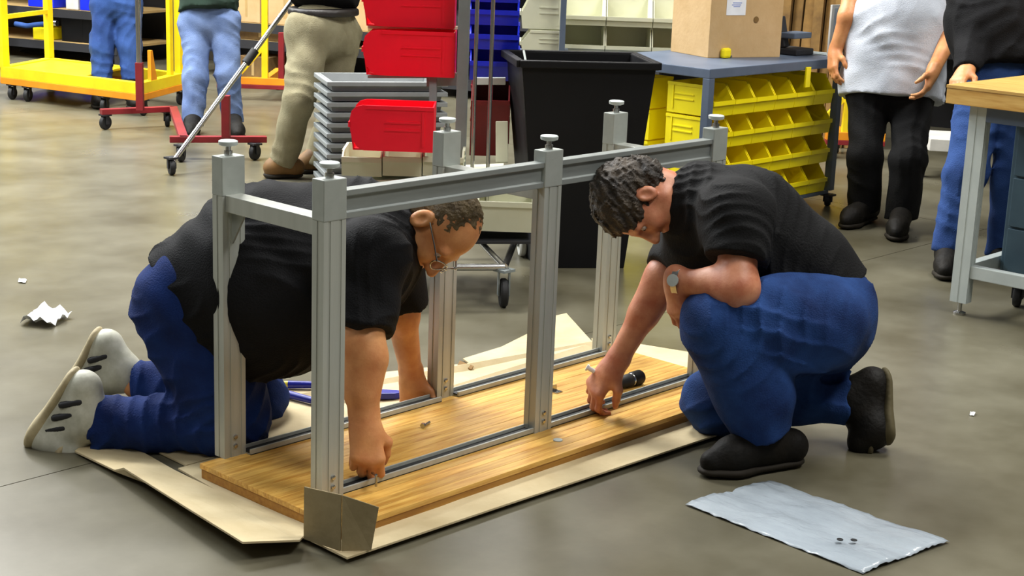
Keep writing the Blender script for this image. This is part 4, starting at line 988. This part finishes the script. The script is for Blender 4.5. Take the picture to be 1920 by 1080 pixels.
for k, (t, w_, h_, m_) in enumerate(((-1.45, .4, .3, black_plastic), (-.47, .28, .28, blue_plastic), (-.06, .13, .2, white_panel), (.09, .16, .22, blue_plastic))):
    bcarton(t, .94, .4525, w_, .45, h_, m_, ['black box on the rack behind the yellow cart, at its left end', 'blue box on the rack behind the yellow cart, left of the white box', 'small white box on the rack behind the yellow cart', 'blue box on the rack behind the yellow cart, right of the white box'][k], group='boxes behind the yellow cart')
bcarton(-.42, .95, .1725, .17, .3, .10, yellow_plastic, 'small yellow box on the low shelf behind the yellow cart', group='boxes behind the yellow cart')
bcarton(-.15, .90, .1725, .42, .5, .22, black_plastic, 'black crate on the low shelf behind the yellow cart', 'crate', 'crate', 'boxes behind the yellow cart')
a = rloc(-.60, 1.15); o = thing('blue_roll', 'upright dark blue roll standing at the left end behind the yellow cart', 'roll', tuple(a))
MB().lathe([(.02, 0), (.045, .0), (.045, 1.1), (.02, 1.1)], a, Z, 16).build('wound_sheet', denim_mid, o, smooth=True); MB().tube(a, a + Z * 1.12, .018, n=10).build('core_tube', card_old, o)
a = rloc(-.55, 1.02, .30); b_ = rloc(-.15, 1.0, .33)
o = thing('blue_hose', 'short dark blue hose hanging across the rack behind the yellow cart', 'hose', tuple(a))
MB().path([a, a * .7 + b_ * .3 - Z * .02, a * .4 + b_ * .6 - Z * .01, b_], .022, 10).build('tube', denim_mid, o, smooth=True)
MB().tube(b_, b_ + BX * .04, .026, n=12).build('coupling', steel, o, smooth=True)
for k, (t, w_, h_) in enumerate(((1.2, .4, .30), (1.64, .26, .22), (1.93, .42, .26), (2.4, .5, .24))):
    bcarton(t, .94, .4575, w_, .5, h_, card_box, f'tan carton on the upper shelf behind the khaki trousers, {names_[k]} from the left', group='cartons behind the khaki trousers')
for k, (t, w_, h_) in enumerate(((1.25, .4, .10), (1.68, .45, .10), (2.2, .45, .10))):
    bcarton(t, .94, .3225, w_, .5, h_, card_old, f'flat brown carton on the middle shelf behind the khaki trousers, {names_[k]} from the left', group='cartons behind the khaki trousers')
bcarton(1.72, 1.0, .0, .3, .3, .19, card_old, 'brown carton on the floor under the rack behind the khaki trousers')
# upright brown pads
for k in range(14):
    a = rloc(6.0 + k * .07, 1.62 + .01 * (k % 3)); n_ = BX * .045
    o = thing('cardboard_pad', f'tall brown cardboard pad leaning at the back wall, {k + 1} of the row from the left' if False else 'tall brown cardboard pad standing in the row against the rack, right of the tan carton', 'cardboard pad', tuple(a), 0, 'brown cardboard pads by the rack')
    ln = .10 + .02 * ((k * 7) % 5)
    MB().prism([(0, 0), (.5, 0), (.5 - ln, 1.5), (-ln, 1.5)], a - BN * .5 + Z * .002, BN, Z, BX * .06).build('pad', card_old, o)
a = G(1553, 106, ch); b_ = G(1584, 104, ch); ub = unit((b_ - a) * V(1, 1, 0)); lb2 = np.linalg.norm(b_ - a)
wp = thing('display_board', 'small upright white board at the right end of the grey cart', 'board', tuple((a + b_) / 2))
nb_ = np.cross(Z, ub)
MB().prism([(0, .0), (lb2, .0), (lb2, .262), (0, .262)], a + Z * .0005, ub, Z, nb_ * .012).build('face', white_panel, wp, .002)
MB().prism([(.022, .02), (lb2 - .008, .02), (lb2 - .008, .245), (.022, .245)], a - nb_ * .001, ub, Z, nb_ * .001).build('inset', film, wp)
wbx = thing('white_step', 'low white and grey platform behind the black trousers', 'platform', tuple(G(1765, 300)))
a = P(1728, 262, 9.2); b_ = P(1830, 268, 9.2); h0 = a[2]
MB().bar(a, b_, .4, .07).build('deck', white_panel, wbx, .004)
for q in (a, b_): MB().bar(V(q[0], q[1], .0), V(q[0], q[1], max(h0 - .035, .05)), .06, .06, RR).build('leg', dark_stuff, wbx)
